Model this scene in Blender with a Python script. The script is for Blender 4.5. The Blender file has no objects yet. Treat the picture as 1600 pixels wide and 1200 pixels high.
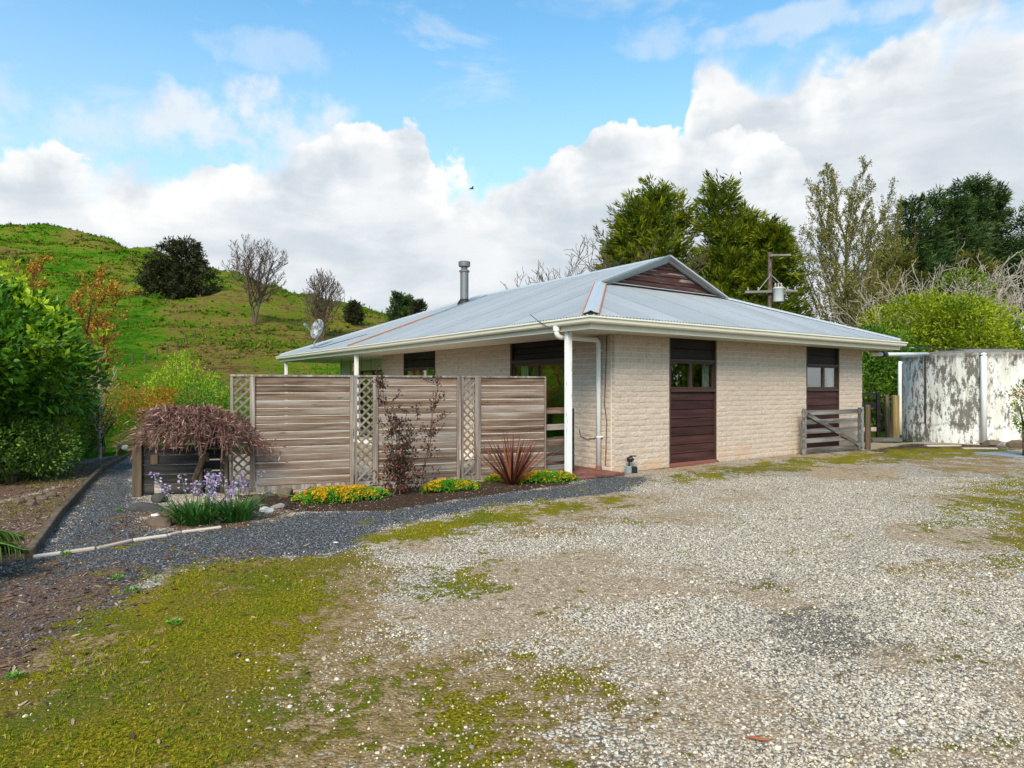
import bpy, bmesh, math, random
import numpy as np
from mathutils import Vector, Matrix, Euler

R = math.radians
SC = bpy.context.scene
COL = SC.collection
EYE, FOC, HOR = 1.5, 1030.0, 605.0      # eye height (m), focal length and horizon row in photo pixels

# ------------------------------------------------------------------ camera
cam_d = bpy.data.cameras.new('camera'); cam = bpy.data.objects.new('camera', cam_d); COL.objects.link(cam)
cam.location = (0, 0, EYE); cam.rotation_euler = (R(90), 0, 0)
cam_d.sensor_width = 36; cam_d.lens = 36 * FOC / 1600
cam_d.shift_y = (HOR - 600) / 1600
cam_d.clip_start = 0.1; cam_d.clip_end = 6000
SC.camera = cam

# ------------------------------------------------------------------ light
SUN_AZ, SUN_EL = R(191), R(40)
sun_d = bpy.data.lights.new('sun', 'SUN'); sun = bpy.data.objects.new('sun', sun_d); COL.objects.link(sun)
sun_d.energy = 2.45; sun_d.angle = R(24); sun_d.color = (1.0, 0.84, 0.68)
sdir = Vector((math.sin(SUN_AZ) * math.cos(SUN_EL), math.cos(SUN_AZ) * math.cos(SUN_EL), math.sin(SUN_EL)))
sun.rotation_euler = (-sdir).to_track_quat('-Z', 'Y').to_euler(); sun.location = (0, -20, 30)
SC.view_settings.view_transform = 'Standard'; SC.view_settings.look = 'None'
SC.view_settings.gamma = 1.0; SC.view_settings.use_curve_mapping = False
SC.view_settings.exposure = 1.0
SC.cycles.max_bounces = 5; SC.cycles.diffuse_bounces = 3; SC.cycles.glossy_bounces = 3; SC.cycles.transparent_max_bounces = 8
SC.cycles.use_denoising = True

# ------------------------------------------------------------------ node helpers
class NT:
    """small node-tree writer"""
    dim = '3D'
    def __init__(self, tree): self.t = tree; self.n = tree.nodes; self.l = tree.links
    def add(self, typ, **kw):
        nd = self.n.new(typ)
        ins = kw.pop('ins', {})
        for k, v in kw.items(): setattr(nd, k, v)
        for k, v in ins.items(): self.put(nd.inputs[k], v)
        return nd
    def put(self, sock, v):
        if isinstance(v, bpy.types.NodeSocket): self.l.new(v, sock)
        elif v is not None:
            if sock.type == 'RGBA' and not hasattr(v, '__len__'): v = (v, v, v, 1)
            elif sock.type == 'RGBA' and len(v) == 3: v = (*v, 1)
            sock.default_value = v
    def math(self, op, a, b=None, c=None, clamp=False):
        nd = self.n.new('ShaderNodeMath'); nd.operation = op; nd.use_clamp = clamp
        self.put(nd.inputs[0], a); self.put(nd.inputs[1], b); self.put(nd.inputs[2], c); return nd.outputs[0]
    def vmath(self, op, a, b=None):
        nd = self.n.new('ShaderNodeVectorMath'); nd.operation = op
        self.put(nd.inputs[0], a)
        if b is not None: self.put(nd.inputs[3] if op == 'SCALE' else nd.inputs[1], b)
        return nd.outputs[0]
    def noise(self, vec, scale, detail=4, rough=.55, dist=0, out=0):
        nd = self.n.new('ShaderNodeTexNoise'); nd.noise_dimensions = self.dim; self.put(nd.inputs['Vector'], vec)
        for k, v in (('Scale', scale), ('Detail', detail), ('Roughness', rough), ('Distortion', dist)): self.put(nd.inputs[k], v)
        return nd.outputs[out]
    def voro(self, vec, scale, feature='F1', out='Distance', rand=1.0, detail=0):
        nd = self.n.new('ShaderNodeTexVoronoi'); nd.voronoi_dimensions = self.dim; nd.feature = feature; self.put(nd.inputs['Vector'], vec)
        self.put(nd.inputs['Scale'], scale); self.put(nd.inputs['Randomness'], rand)
        if detail: self.put(nd.inputs['Detail'], detail)
        return nd.outputs[out]
    def ramp(self, fac, stops, interp='LINEAR'):
        nd = self.n.new('ShaderNodeValToRGB'); cr = nd.color_ramp; cr.interpolation = interp
        while len(cr.elements) < len(stops): cr.elements.new(0.5)
        for e, (p, c) in zip(cr.elements, stops):
            e.position = p; e.color = (*(c if hasattr(c, '__len__') else (c, c, c)), 1)[:4]
        self.put(nd.inputs[0], fac); return nd.outputs[0]
    def sstep(self, x, a, b):
        nd = self.n.new('ShaderNodeMapRange'); nd.interpolation_type = 'SMOOTHSTEP'
        self.put(nd.inputs[0], x); self.put(nd.inputs[1], a); self.put(nd.inputs[2], b); return nd.outputs[0]
    def mix(self, f, a, b, mode='MIX'):
        nd = self.n.new('ShaderNodeMix'); nd.data_type = 'RGBA'; nd.blend_type = mode
        self.put(nd.inputs[0], f); self.put(nd.inputs[6], a); self.put(nd.inputs[7], b); return nd.outputs[2]
    def fmix(self, f, a, b):
        nd = self.n.new('ShaderNodeMix'); nd.data_type = 'FLOAT'
        self.put(nd.inputs[0], f); self.put(nd.inputs[2], a); self.put(nd.inputs[3], b); return nd.outputs[0]
    def coord(self, which='Object'): return self.n.new('ShaderNodeTexCoord').outputs[which]
    def pos(self): return self.n.new('ShaderNodeNewGeometry').outputs['Position']
    def rnd(self): return self.n.new('ShaderNodeObjectInfo').outputs['Random']
    def attr(self, name, out='Fac'):
        nd = self.n.new('ShaderNodeAttribute'); nd.attribute_name = name; return nd.outputs[out]
    def scale(self, vec, xyz):
        return self.vmath('MULTIPLY', vec, xyz)
    def bump(self, h, strength=.4, dist=.01):
        nd = self.n.new('ShaderNodeBump'); self.put(nd.inputs['Strength'], strength); self.put(nd.inputs['Distance'], dist)
        self.put(nd.inputs['Height'], h); return nd.outputs[0]

MATS = {}
def material(name):
    m = bpy.data.materials.new(name); m.use_nodes = True; nt = NT(m.node_tree); nt.n.clear(); MATS[name] = m
    nt.m = m; return nt
def finish(nt, color, rough=.7, metal=0.0, normal=None, spec=.4, trans=None, trans_w=.3):
    b = nt.add('ShaderNodeBsdfPrincipled'); nt.put(b.inputs['Base Color'], color); nt.put(b.inputs['Roughness'], rough)
    nt.put(b.inputs['Metallic'], metal); nt.put(b.inputs['Specular IOR Level'], spec)
    if normal is not None: nt.put(b.inputs['Normal'], normal)
    o = nt.add('ShaderNodeOutputMaterial'); sh = b.outputs[0]
    if trans is not None:
        t = nt.add('ShaderNodeBsdfTranslucent'); nt.put(t.inputs[0], trans)
        mx = nt.add('ShaderNodeMixShader'); nt.put(mx.inputs[0], trans_w); nt.l.new(sh, mx.inputs[1]); nt.l.new(t.outputs[0], mx.inputs[2]); sh = mx.outputs[0]
    nt.l.new(sh, o.inputs[0]); return nt.m

# ------------------------------------------------------------------ world: Nishita sky with cumulus
def sky_tan(px, py):                     # tangent of elevation and azimuth of a photo direction
    az = math.atan((px - 800) / FOC); return az, (HOR - py) / FOC * math.cos(az)
world = bpy.data.worlds.new('World'); SC.world = world; world.use_nodes = True
world.cycles.sampling_method = 'MANUAL'; world.cycles.sample_map_resolution = 256
w = NT(world.node_tree); w.n.clear(); w.dim = '2D'
STR = 0.1
sk = w.add('ShaderNodeTexSky', sky_type='NISHITA', sun_disc=False, sun_elevation=SUN_EL, sun_rotation=SUN_AZ, air_density=1.0, dust_density=1.6, ozone_density=1.6)
gen = w.coord('Generated')
sep = w.add('ShaderNodeSeparateXYZ'); w.l.new(gen, sep.inputs[0])
az = w.math('ARCTAN2', sep.outputs[0], sep.outputs[1])
hyp = w.math('SQRT', w.math('ADD', w.math('MULTIPLY', sep.outputs[0], sep.outputs[0]), w.math('MULTIPLY', sep.outputs[1], sep.outputs[1])))
el = w.math('DIVIDE', sep.outputs[2], w.math('MAXIMUM', hyp, 0.05))
cmb = w.add('ShaderNodeCombineXYZ'); w.l.new(az, cmb.inputs[0]); w.l.new(el, cmb.inputs[1])
ae = cmb.outputs[0]
def top_curve(pts):                      # mean cloud-top elevation against azimuth
    fc = w.add('ShaderNodeFloatCurve'); c = fc.mapping.curves[0]
    P = sorted([((a + 1) / 2, e) for a, e in (sky_tan(*p) for p in pts)])
    while len(c.points) < len(P): c.points.new(.5, .5)
    for q, p in zip(c.points, P): q.location = p; q.handle_type = 'AUTO_CLAMPED'
    fc.mapping.use_clip = False; fc.mapping.update()
    w.put(fc.inputs[1], w.math('DIVIDE', w.math('ADD', az, 1.0), 2.0, clamp=True)); return fc.outputs[0]
T1 = top_curve([(-400, 250), (-150, 235), (0, 222), (100, 228), (230, 250), (400, 236), (480, 214), (540, 190), (600, 184), (655, 196), (680, 246), (740, 262), (800, 258), (850, 240), (900, 205), (945, 178), (1000, 184), (1060, 192), (1130, 200), (1215, 214), (1260, 240), (1340, 300), (1450, 320), (1600, 300), (1900, 280)])
T2 = top_curve([(-400, 330), (-100, 330), (500, 330), (900, 330), (1020, 300), (1068, 190), (1090, 92), (1150, 66), (1250, 62), (1330, 64), (1400, 30), (1440, 0), (1500, -45), (1750, -60), (2000, 60)])
n_big = w.noise(ae, 9.0, 6, .55)
bil = w.math('SUBTRACT', 1.0, w.voro(w.vmath('ADD', ae, w.vmath('SCALE', w.noise(ae, 14, 4, .6, out=1), .06)), 13.0, 'SMOOTH_F1', detail=3))
n_fine = w.noise(ae, 34.0, 7, .6)
edge = w.math('ADD', w.math('ADD', w.math('MULTIPLY', w.math('SUBTRACT', n_big, .5), .05), w.math('MULTIPLY', w.math('SUBTRACT', bil, .62), .06)), w.math('ADD', w.math('MULTIPLY', w.math('SUBTRACT', n_fine, .5), .022), .012))
d1 = w.math('SUBTRACT', w.math('ADD', T1, edge), el)
d2 = w.math('SUBTRACT', w.math('ADD', T2, edge), el)
soft = w.fmix(w.sstep(w.noise(ae, 6.5, 2, .5), .42, .62), .012, .05)
m1 = w.sstep(d1, 0.0, soft)
m2 = w.sstep(d2, -.004, w.math('MULTIPLY', soft, 2.2))
# wispy patches above the banks
wv = w.scale(ae, (1.0, 2.3, 1.0))
wisp = w.math('MULTIPLY', w.sstep(w.noise(wv, 4.2, 7, .6, .3), .56, .78), .42)
# inner shading of the banks: lit billows, grey undersides drawn out sideways
grey_n = w.noise(w.scale(ae, (1.0, 2.6, 1.0)), 5.0, 6, .55, .2)
bil2 = w.noise(ae, 11.0, 7, .50, .15)
lit1 = w.math('MULTIPLY', w.math('SUBTRACT', 1.0, w.sstep(d1, .006, .12)), w.sstep(bil2, .32, .6))
shade1 = w.math('ADD', w.math('MULTIPLY', lit1, .6), w.math('ADD', w.math('MULTIPLY', w.sstep(grey_n, .28, .70), .62), w.math('ADD', w.math('MULTIPLY', w.math('SUBTRACT', bil2, .5), .45), .06)), clamp=True)
lit2 = w.math('MULTIPLY', w.math('SUBTRACT', 1.0, w.sstep(d2, .01, .16)), w.sstep(bil2, .3, .6))
shade2 = w.math('ADD', w.math('MULTIPLY', lit2, .75), w.math('ADD', w.math('MULTIPLY', w.sstep(grey_n, .36, .75), .5), w.math('MULTIPLY', w.math('SUBTRACT', bil2, .5), .4)), clamp=True)
CL_STOPS = [(0.0, (.64, .71, .775)), (.30, (.76, .815, .86)), (.65, (.89, .92, .945)), (1.0, (1.03, 1.03, 1.02))]
c1 = w.ramp(shade1, CL_STOPS); c2 = w.ramp(shade2, CL_STOPS)
blue = w.mix(1.0, sk.outputs[0], (.88, 1.44, 1.46), 'MULTIPLY')
GAIN = 0.50 / STR
blue = w.mix(w.math('MULTIPLY', w.math('SUBTRACT', 1.0, w.sstep(el, .18, .62)), .42), blue, (.86 * GAIN, .93 * GAIN, 1.0 * GAIN))   # thin haze low in the sky
def puff(px, py, rx, ry, amt):           # soft separate cloud
    a0, e0 = sky_tan(px, py); q = w.math('ADD', w.math('POWER', w.math('DIVIDE', w.math('SUBTRACT', az, a0), rx / FOC), 2.0), w.math('POWER', w.math('DIVIDE', w.math('SUBTRACT', el, e0), ry / FOC), 2.0))
    q = w.math('ADD', q, w.math('ADD', w.math('MULTIPLY', w.math('SUBTRACT', n_big, .5), -6.0), w.math('MULTIPLY', w.math('SUBTRACT', n_fine, .5), -2.0)))
    return w.math('MULTIPLY', w.math('SUBTRACT', 1.0, w.sstep(q, -.3, 1.7)), amt)
pf = wisp
for args in ((385, 195, 130, 62, .85), (150, 175, 150, 40, .5), (1015, 62, 50, 28, .35), (430, 82, 80, 30, .3), (1330, 18, 170, 24, .5), (-330, 110, 220, 60, .6), (1950, 60, 260, 90, .7)): pf = w.math('MAXIMUM', pf, puff(*args))
s = w.mix(pf, blue, w.mix(1.0, w.ramp(w.math('ADD', w.math('MULTIPLY', bil2, .7), .28), CL_STOPS), GAIN, 'MULTIPLY'))
s = w.mix(m2, s, w.mix(1.0, c2, GAIN, 'MULTIPLY'))
s = w.mix(m1, s, w.mix(1.0, c1, GAIN, 'MULTIPLY'))
bg = w.add('ShaderNodeBackground', ins={0: s, 1: STR}); wo = w.add('ShaderNodeOutputWorld'); w.l.new(bg.outputs[0], wo.inputs[0])

# ------------------------------------------------------------------ mesh and object helpers
def ground(px, py, z=0.0):
    d = (EYE - z) * FOC / (py - HOR); return Vector(((px - 800) / FOC * d, d, z))
def at(px, py, d): return Vector(((px - 800) / FOC * d, d, EYE + (HOR - py) / FOC * d))

def link(o, parent=None):
    COL.objects.link(o)
    if parent is not None: o.parent = parent
    return o
def tag(o, label=None, cat=None, group=None, kind=None):
    if label: o['label'] = label
    if cat: o['category'] = cat
    if group: o['group'] = group
    if kind: o['kind'] = kind
    return o
def empty(name, loc=(0, 0, 0), rz=0.0, label=None, cat=None, group=None):
    o = bpy.data.objects.new(name, None); COL.objects.link(o); o.location = loc; o.rotation_euler = (0, 0, rz)
    o.empty_display_size = .2
    return tag(o, label, cat, group)
def np_mesh(name, V, F, mats, attrs=None, smooth=False, midx=None):
    """V (n,3) floats, F (m,k) ints with k fixed"""
    V = np.asarray(V, np.float32); F = np.asarray(F, np.int32); m, k = F.shape
    me = bpy.data.meshes.new(name)
    me.vertices.add(len(V)); me.vertices.foreach_set('co', V.ravel())
    me.loops.add(m * k); me.loops.foreach_set('vertex_index', F.ravel())
    me.polygons.add(m); me.polygons.foreach_set('loop_start', np.arange(m, dtype=np.int32) * k)
    try: me.polygons.foreach_set('loop_total', np.full(m, k, np.int32))
    except Exception: pass
    for mt in (mats if isinstance(mats, (list, tuple)) else [mats]): me.materials.append(MATS[mt])
    if midx is not None: me.polygons.foreach_set('material_index', np.asarray(midx, np.int32))
    for nm, (dom, arr) in (attrs or {}).items():
        a = me.attributes.new(nm, 'FLOAT', dom); a.data.foreach_set('value', np.asarray(arr, np.float32))
    me.update(calc_edges=True); me.validate()
    if smooth: me.polygons.foreach_set('use_smooth', np.ones(m, bool))
    return me
def np_obj(name, V, F, mats, parent=None, **kw):
    return link(bpy.data.objects.new(name, np_mesh(name, V, F, mats, **kw)), parent)

class MB:
    """collects shapes, then links them as one mesh object"""
    def __init__(self): self.v = []; self.f = []; self.mi = []; self.cur = 0
    def poly(self, pts, faces):
        b = len(self.v); self.v += [tuple(p) for p in pts]
        for f in faces: self.f.append([b + i for i in f]); self.mi.append(self.cur)
    def box(self, c, s, rot=None, bev=0.0):
        hx, hy, hz = s[0] / 2, s[1] / 2, s[2] / 2; c = Vector(c)
        if bev <= 0:
            P = [Vector((x, y, z)) for x in (-hx, hx) for y in (-hy, hy) for z in (-hz, hz)]
            F = [(0, 1, 3, 2), (4, 6, 7, 5), (0, 4, 5, 1), (2, 3, 7, 6), (0, 2, 6, 4), (1, 5, 7, 3)]
        else:
            bm = bmesh.new(); bmesh.ops.create_cube(bm, size=1.0, matrix=Matrix.Diagonal((s[0], s[1], s[2], 1)))
            bmesh.ops.bevel(bm, geom=bm.edges[:], offset=bev, segments=1, affect='EDGES')
            bm.verts.index_update(); P = [v.co.copy() for v in bm.verts]; F = [[v.index for v in f.verts] for f in bm.faces]; bm.free()
        if rot is not None: P = [rot @ p for p in P]
        self.poly([p + c for p in P], F)
    def bar(self, a, b, wd, th, up=(0, 0, 1), bev=0.0):
        """rectangular bar from a to b: wd along side axis, th along the up axis"""
        a = Vector(a); b = Vector(b); x = (b - a).normalized(); u = Vector(up); y = u.cross(x)
        if y.length < 1e-4: y = Vector((0, 1, 0)).cross(x)
        y.normalize(); z = x.cross(y); M = Matrix((x, y, z)).transposed()
        self.box((a + b) / 2, ((b - a).length, wd, th), M, bev)
    def tube(self, pts, rad, n=6, caps=True):
        pts = [Vector(p) for p in pts]; k = len(pts)
        if not hasattr(rad, '__len__'): rad = [rad] * k
        b = len(self.v); ref = None
        for i, p in enumerate(pts):
            t = (pts[min(i + 1, k - 1)] - pts[max(i - 1, 0)])
            if t.length < 1e-7: t = Vector((0, 0, 1))
            t.normalize()
            if ref is None: ref = Vector((1, 0, 0)) if abs(t.x) < .8 else Vector((0, 1, 0))
            x = (ref - t * ref.dot(t)); x = x.normalized() if x.length > 1e-5 else t.orthogonal().normalized()
            ref = x; y = t.cross(x)
            for j in range(n):
                a = 2 * math.pi * j / n; self.v.append(tuple(p + (x * math.cos(a) + y * math.sin(a)) * rad[i]))
        for i in range(k - 1):
            for j in range(n):
                self.f.append([b + i * n + j, b + i * n + (j + 1) % n, b + (i + 1) * n + (j + 1) % n, b + (i + 1) * n + j]); self.mi.append(self.cur)
        if caps:
            self.f.append([b + j for j in range(n)][::-1]); self.f.append([b + (k - 1) * n + j for j in range(n)]); self.mi += [self.cur] * 2
    def lathe(self, prof, c=(0, 0, 0), n=24):
        """prof: (radius, z) list"""
        b = len(self.v); c = Vector(c)
        for r, z in prof:
            for j in range(n):
                a = 2 * math.pi * j / n; self.v.append((c.x + r * math.cos(a), c.y + r * math.sin(a), c.z + z))
        for i in range(len(prof) - 1):
            for j in range(n):
                self.f.append([b + i * n + j, b + i * n + (j + 1) % n, b + (i + 1) * n + (j + 1) % n, b + (i + 1) * n + j]); self.mi.append(self.cur)
    def mesh(self, name, mats, smooth=False):
        me = bpy.data.meshes.new(name); me.from_pydata(self.v, [], self.f)
        for m in (mats if isinstance(mats, (list, tuple)) else [mats]): me.materials.append(MATS[m])
        if any(self.mi): me.polygons.foreach_set('material_index', self.mi)
        if smooth: me.polygons.foreach_set('use_smooth', [True] * len(me.polygons))
        me.update(); return me
    def build(self, name, mats, parent=None, smooth=False, loc=None, rot=None):
        o = link(bpy.data.objects.new(name, self.mesh(name, mats, smooth)), parent)
        if loc is not None: o.location = loc
        if rot is not None: o.rotation_euler = rot
        return o
def inst(name, mesh, parent=None, loc=(0, 0, 0), rot=(0, 0, 0), scale=(1, 1, 1)):
    o = link(bpy.data.objects.new(name, mesh), parent); o.location = loc; o.rotation_euler = rot; o.scale = scale; return o

# ------------------------------------------------------------------ materials
def simple(name, col, rough=.6, metal=0, var=.12, scale=30, bump=.15, spec=.4, per_obj=0.0):
    nt = material(name); co = nt.coord()
    n = nt.noise(co, scale, 5, .6)
    k = nt.math('ADD', nt.math('MULTIPLY', nt.math('SUBTRACT', n, .5), 2 * var), 1.0)
    if per_obj: k = nt.math('MULTIPLY', k, nt.math('ADD', 1 - per_obj, nt.math('MULTIPLY', nt.rnd(), 2 * per_obj)))
    c = nt.vmath('SCALE', (*col,)[:3], k)
    return finish(nt, c, rough, metal, nt.bump(n, bump, .005), spec)

def wood(name, stops, knots=.6, streak=14.0, per_obj=.3, rough=.8, dark_stain=0.0, axis='x'):
    """weathered timber, grain along the board's own x axis"""
    nt = material(name); co = nt.coord(); r = nt.rnd()
    off = nt.add('ShaderNodeCombineXYZ'); nt.l.new(nt.math('MULTIPLY', r, 37.0), off.inputs[0]); nt.l.new(nt.math('MULTIPLY', r, 91.0), off.inputs[1]); nt.l.new(nt.math('MULTIPLY', r, 53.0), off.inputs[2])
    p = nt.vmath('ADD', co, off.outputs[0])
    sc = {'x': (1.6, 26, 26), 'z': (26, 26, 1.6)}[axis]
    sc2 = {'x': (.55, 11, 11), 'z': (11, 11, .55)}[axis]
    warp = nt.vmath('ADD', p, nt.vmath('SCALE', nt.noise(nt.scale(p, sc2), 1.0, 3, .5, out=1), .05))
    g = nt.noise(nt.scale(warp, sc), 1.6, 6, .65)
    big = nt.noise(nt.scale(p, sc2), 1.3, 4, .6)
    f = nt.math('ADD', nt.math('MULTIPLY', g, .50), nt.math('MULTIPLY', nt.math('ADD', nt.math('MULTIPLY', nt.math('SUBTRACT', big, .5), 2.0), .5), .50))
    f = nt.math('ADD', f, nt.math('MULTIPLY', nt.math('SUBTRACT', r, .5), per_obj), clamp=True)
    c = nt.ramp(f, stops)
    kn = nt.voro(nt.scale(p, {'x': (1.9, 7.5, 7.5), 'z': (7.5, 7.5, 1.9)}[axis]), 1.0)
    kf = nt.math('MULTIPLY', nt.math('SUBTRACT', 1.0, nt.sstep(kn, .03, .16)), knots)
    c = nt.mix(kf, c, (.035, .022, .016))
    return finish(nt, c, rough, 0, nt.bump(nt.math('ADD', g, nt.math('MULTIPLY', kf, -.4)), .5, .004), .25)

wood('fence_wood', [(.28, (.055, .031, .021)), (.40, (.132, .080, .053)), (.50, (.182, .124, .090)), (.60, (.228, .174, .142)), (.74, (.31, .268, .24))], per_obj=.22)
wood('fence_frame_wood', [(.25, (.10, .075, .06)), (.5, (.18, .14, .112)), (.75, (.30, .26, .235))], knots=.25, per_obj=.1)
wood('post_wood', [(.25, (.085, .062, .048)), (.5, (.20, .155, .13)), (.75, (.36, .325, .30))], knots=.2, per_obj=.1, axis='z')
wood('sleeper_wood', [(.3, (.008, .008, .009)), (.5, (.020, .019, .020)), (.7, (.055, .046, .040))], knots=.1, per_obj=.2)
wood('brown_post', [(.25, (.035, .024, .016)), (.5, (.085, .060, .038)), (.75, (.165, .122, .082))], knots=.1, per_obj=.15, axis='z')
wood('gate_wood', [(.28, (.04, .034, .03)), (.5, (.11, .097, .088)), (.72, (.22, .205, .19))], knots=.2, per_obj=.2)
wood('mossy_post', [(.25, (.07, .046, .016)), (.5, (.18, .125, .045)), (.75, (.29, .225, .11))], knots=.1, per_obj=.1, axis='z')
wood('brown_board', [(.25, (.020, .007, .006)), (.5, (.040, .014, .012)), (.75, (.075, .030, .026))], knots=.0, per_obj=.25, rough=.55)
wood('eave_shaded_board', [(.3, (.006, .005, .005)), (.5, (.012, .009, .009)), (.7, (.022, .017, .016))], knots=.0, per_obj=.1, rough=.6)  # brown boards above the openings, with deep eave shade put into the colour
wood('gable_board', [(.3, (.026, .010, .008)), (.5, (.052, .021, .017)), (.60, (.075, .036, .030)), (.68, (.30, .22, .20))], knots=.0, per_obj=.12, rough=.7)
wood('pale_timber', [(.25, (.18, .13, .10)), (.5, (.40, .32, .26)), (.75, (.55, .49, .43))], knots=.1, per_obj=.2)
simple('window_brown', (.052, .026, .018), .5, per_obj=.05)
simple('black_trim', (.012, .010, .010), .5)
simple('cream_paint', (.66, .61, .50), .45, var=.06, scale=4, bump=.05)
simple('white_plastic', (.74, .74, .72), .4, var=.05, scale=6, bump=.03)
simple('soffit_paint', (.62, .57, .46), .6, var=.06, scale=3, bump=.05)
simple('terracotta', (.15, .055, .040), .8, var=.35, scale=18, per_obj=.35)
simple('black_plastic', (.012, .012, .013), .45)
simple('grey_block', (.20, .22, .24), .8, var=.3)
simple('interior', (.10, .09, .075), .9)
simple('curtain', (.72, .70, .66), .9, var=.05)
simple('galvanised', (.36, .38, .40), .38, .75, var=.25, scale=14, bump=.05)
simple('wire', (.03, .03, .03), .5)
simple('rope_orange', (.28, .085, .03), .8, var=.3)
simple('white_rock', (.62, .58, .53), .85, var=.25, scale=22, bump=.5)
simple('dark_rock', (.045, .043, .042), .85, var=.5, scale=16, bump=.6)
simple('brown_rock', (.11, .075, .052), .9, var=.5, scale=14, bump=.6)
simple('grey_rock', (.20, .19, .175), .85, var=.4, scale=16, bump=.6)
simple('transformer_grey', (.42, .43, .44), .45, var=.1)
simple('porcelain', (.35, .30, .26), .3)
simple('bird_feather', (.10, .10, .105), .8, per_obj=.0)

# peeling white paint on verandah posts
nt = material('peeling_white'); co = nt.coord()
n = nt.noise(nt.scale(co, (30, 30, 4)), 1.0, 6, .65); k = nt.sstep(n, .60, .67)
finish(nt, nt.mix(k, (.70, .70, .69), (.30, .27, .24)), .55, 0, nt.bump(nt.math('MULTIPLY', k, -1), .4, .004))

# split-face concrete brick
nt = material('brick'); co = nt.coord(); r = nt.rnd(); ps = nt.pos()
n1 = nt.noise(ps, 26, 6, .68); n2 = nt.noise(ps, 3.2, 4, .6); n3 = nt.noise(ps, 90, 4, .7)
c = nt.ramp(n1, [(.30, (.25, .178, .132)), (.42, (.44, .345, .275)), (.58, (.53, .43, .355)), (.75, (.62, .52, .44))])
c = nt.mix(nt.math('MULTIPLY', r, .40), c, (.40, .31, .255))
c = nt.mix(nt.math('MULTIPLY', nt.sstep(n2, .5, .7), .25), c, (.41, .35, .29))
sp = nt.add('ShaderNodeSeparateXYZ'); nt.l.new(ps, sp.inputs[0])
st = nt.math('MULTIPLY', nt.math('SUBTRACT', 1.0, nt.sstep(nt.math('ADD', sp.outputs[2], nt.math('MULTIPLY', n2, -2.4)), -1.32, -1.0)), .42)
c = nt.mix(st, c, (.50, .27, .12))
finish(nt, c, .9, 0, nt.bump(nt.math('ADD', n1, nt.math('MULTIPLY', n3, .4)), .5, .008), .2)
simple('mortar', (.68, .60, .52), .95, var=.15, scale=40, bump=.3)

# corrugated steel
def steel(name, col, rust=0.0):
    nt = material(name); ps = nt.pos(); r = nt.rnd()
    n = nt.noise(ps, 1.3, 5, .6); f = nt.noise(nt.scale(ps, (6, 6, 6)), 3.0, 5, .7)
    k = nt.math('ADD', .86, nt.math('ADD', nt.math('MULTIPLY', n, .2), nt.math('MULTIPLY', nt.math('SUBTRACT', r, .5), .13)))
    c = nt.vmath('SCALE', col, k)
    c = nt.mix(nt.math('MULTIPLY', nt.sstep(f, .50, .68), .42), c, (.27, .275, .28))
    if rust: c = nt.mix(nt.math('MULTIPLY', nt.sstep(nt.noise(ps, 22, 5, .7), .56, .66), rust), c, (.26, .10, .035))
    finish(nt, c, .42, .35, None, .5)
steel('roof_steel', (.40, .405, .415)); steel('flashing', (.50, .505, .515), .0); steel('flashing_green', (.22, .26, .265), .0)
simple('fence_edge', (.50, .455, .425), .9, var=.3, scale=12)
simple('rust', (.34, .14, .05), .85, var=.55, scale=40, bump=.3)
nt = material('flue_steel'); ps = nt.pos(); n = nt.noise(nt.scale(ps, (5, 5, 1.3)), 2.0, 5, .6)
finish(nt, nt.mix(nt.sstep(n, .55, .68), (.17, .175, .18), (.22, .105, .04)), .5, .5)
nt = material('dish_mesh'); n = nt.noise(nt.coord(), 9, 5, .65)
finish(nt, nt.mix(nt.sstep(n, .42, .54), (.36, .37, .38), (.10, .10, .105)), .6, .2)

# glass: clear with a mirror reflection
nt = material('glass'); tr = nt.add('ShaderNodeBsdfTransparent', ins={0: (.72, .76, .72, 1)}); gl = nt.add('ShaderNodeBsdfGlossy', ins={0: (1, 1, 1, 1), 1: .012})
lw = nt.add('ShaderNodeLayerWeight', ins={0: .5}); fr = nt.math('ADD', .16, nt.math('MULTIPLY', nt.math('POWER', lw.outputs['Facing'], 4.0), .84), clamp=True); mx = nt.add('ShaderNodeMixShader'); nt.l.new(fr, mx.inputs[0]); nt.l.new(tr.outputs[0], mx.inputs[1]); nt.l.new(gl.outputs[0], mx.inputs[2])
o = nt.add('ShaderNodeOutputMaterial'); nt.l.new(mx.outputs[0], o.inputs[0])

# old whitewashed concrete of the water tank
nt = material('tank_concrete'); ps = nt.coord()
fl = nt.noise(nt.scale(ps, (1.2, 1.2, .42)), 8.0, 9, .76); fine = nt.noise(ps, 34, 6, .7); run = nt.noise(nt.scale(ps, (7, 7, .55)), 1.2, 6, .65); big = nt.noise(ps, 1.3, 4, .6)
bare = nt.sstep(nt.math('ADD', nt.math('MULTIPLY', fl, .62), nt.math('ADD', nt.math('MULTIPLY', big, .34), nt.math('MULTIPLY', fine, .16))), .548, .612)
streak = nt.sstep(run, .42, .62)
sp = nt.add('ShaderNodeSeparateXYZ'); nt.l.new(ps, sp.inputs[0])
rimd = nt.sstep(nt.math('ADD', sp.outputs[2], nt.math('MULTIPLY', fl, 1.1)), 2.66, 2.90)
band = nt.math('SUBTRACT', 1.0, nt.sstep(nt.math('ABSOLUTE', nt.math('SUBTRACT', nt.math('ADD', sp.outputs[2], nt.math('MULTIPLY', nt.math('SUBTRACT', run, .5), .35)), .47)), .01, .07))
c = nt.mix(nt.math('MULTIPLY', streak, .55), (.64, .63, .60), (.40, .345, .275))
c = nt.mix(nt.math('MULTIPLY', nt.sstep(fine, .5, .7), .3), c, (.5, .47, .42))
c = nt.mix(nt.math('MULTIPLY', bare, .9), c, (.085, .072, .062))
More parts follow.
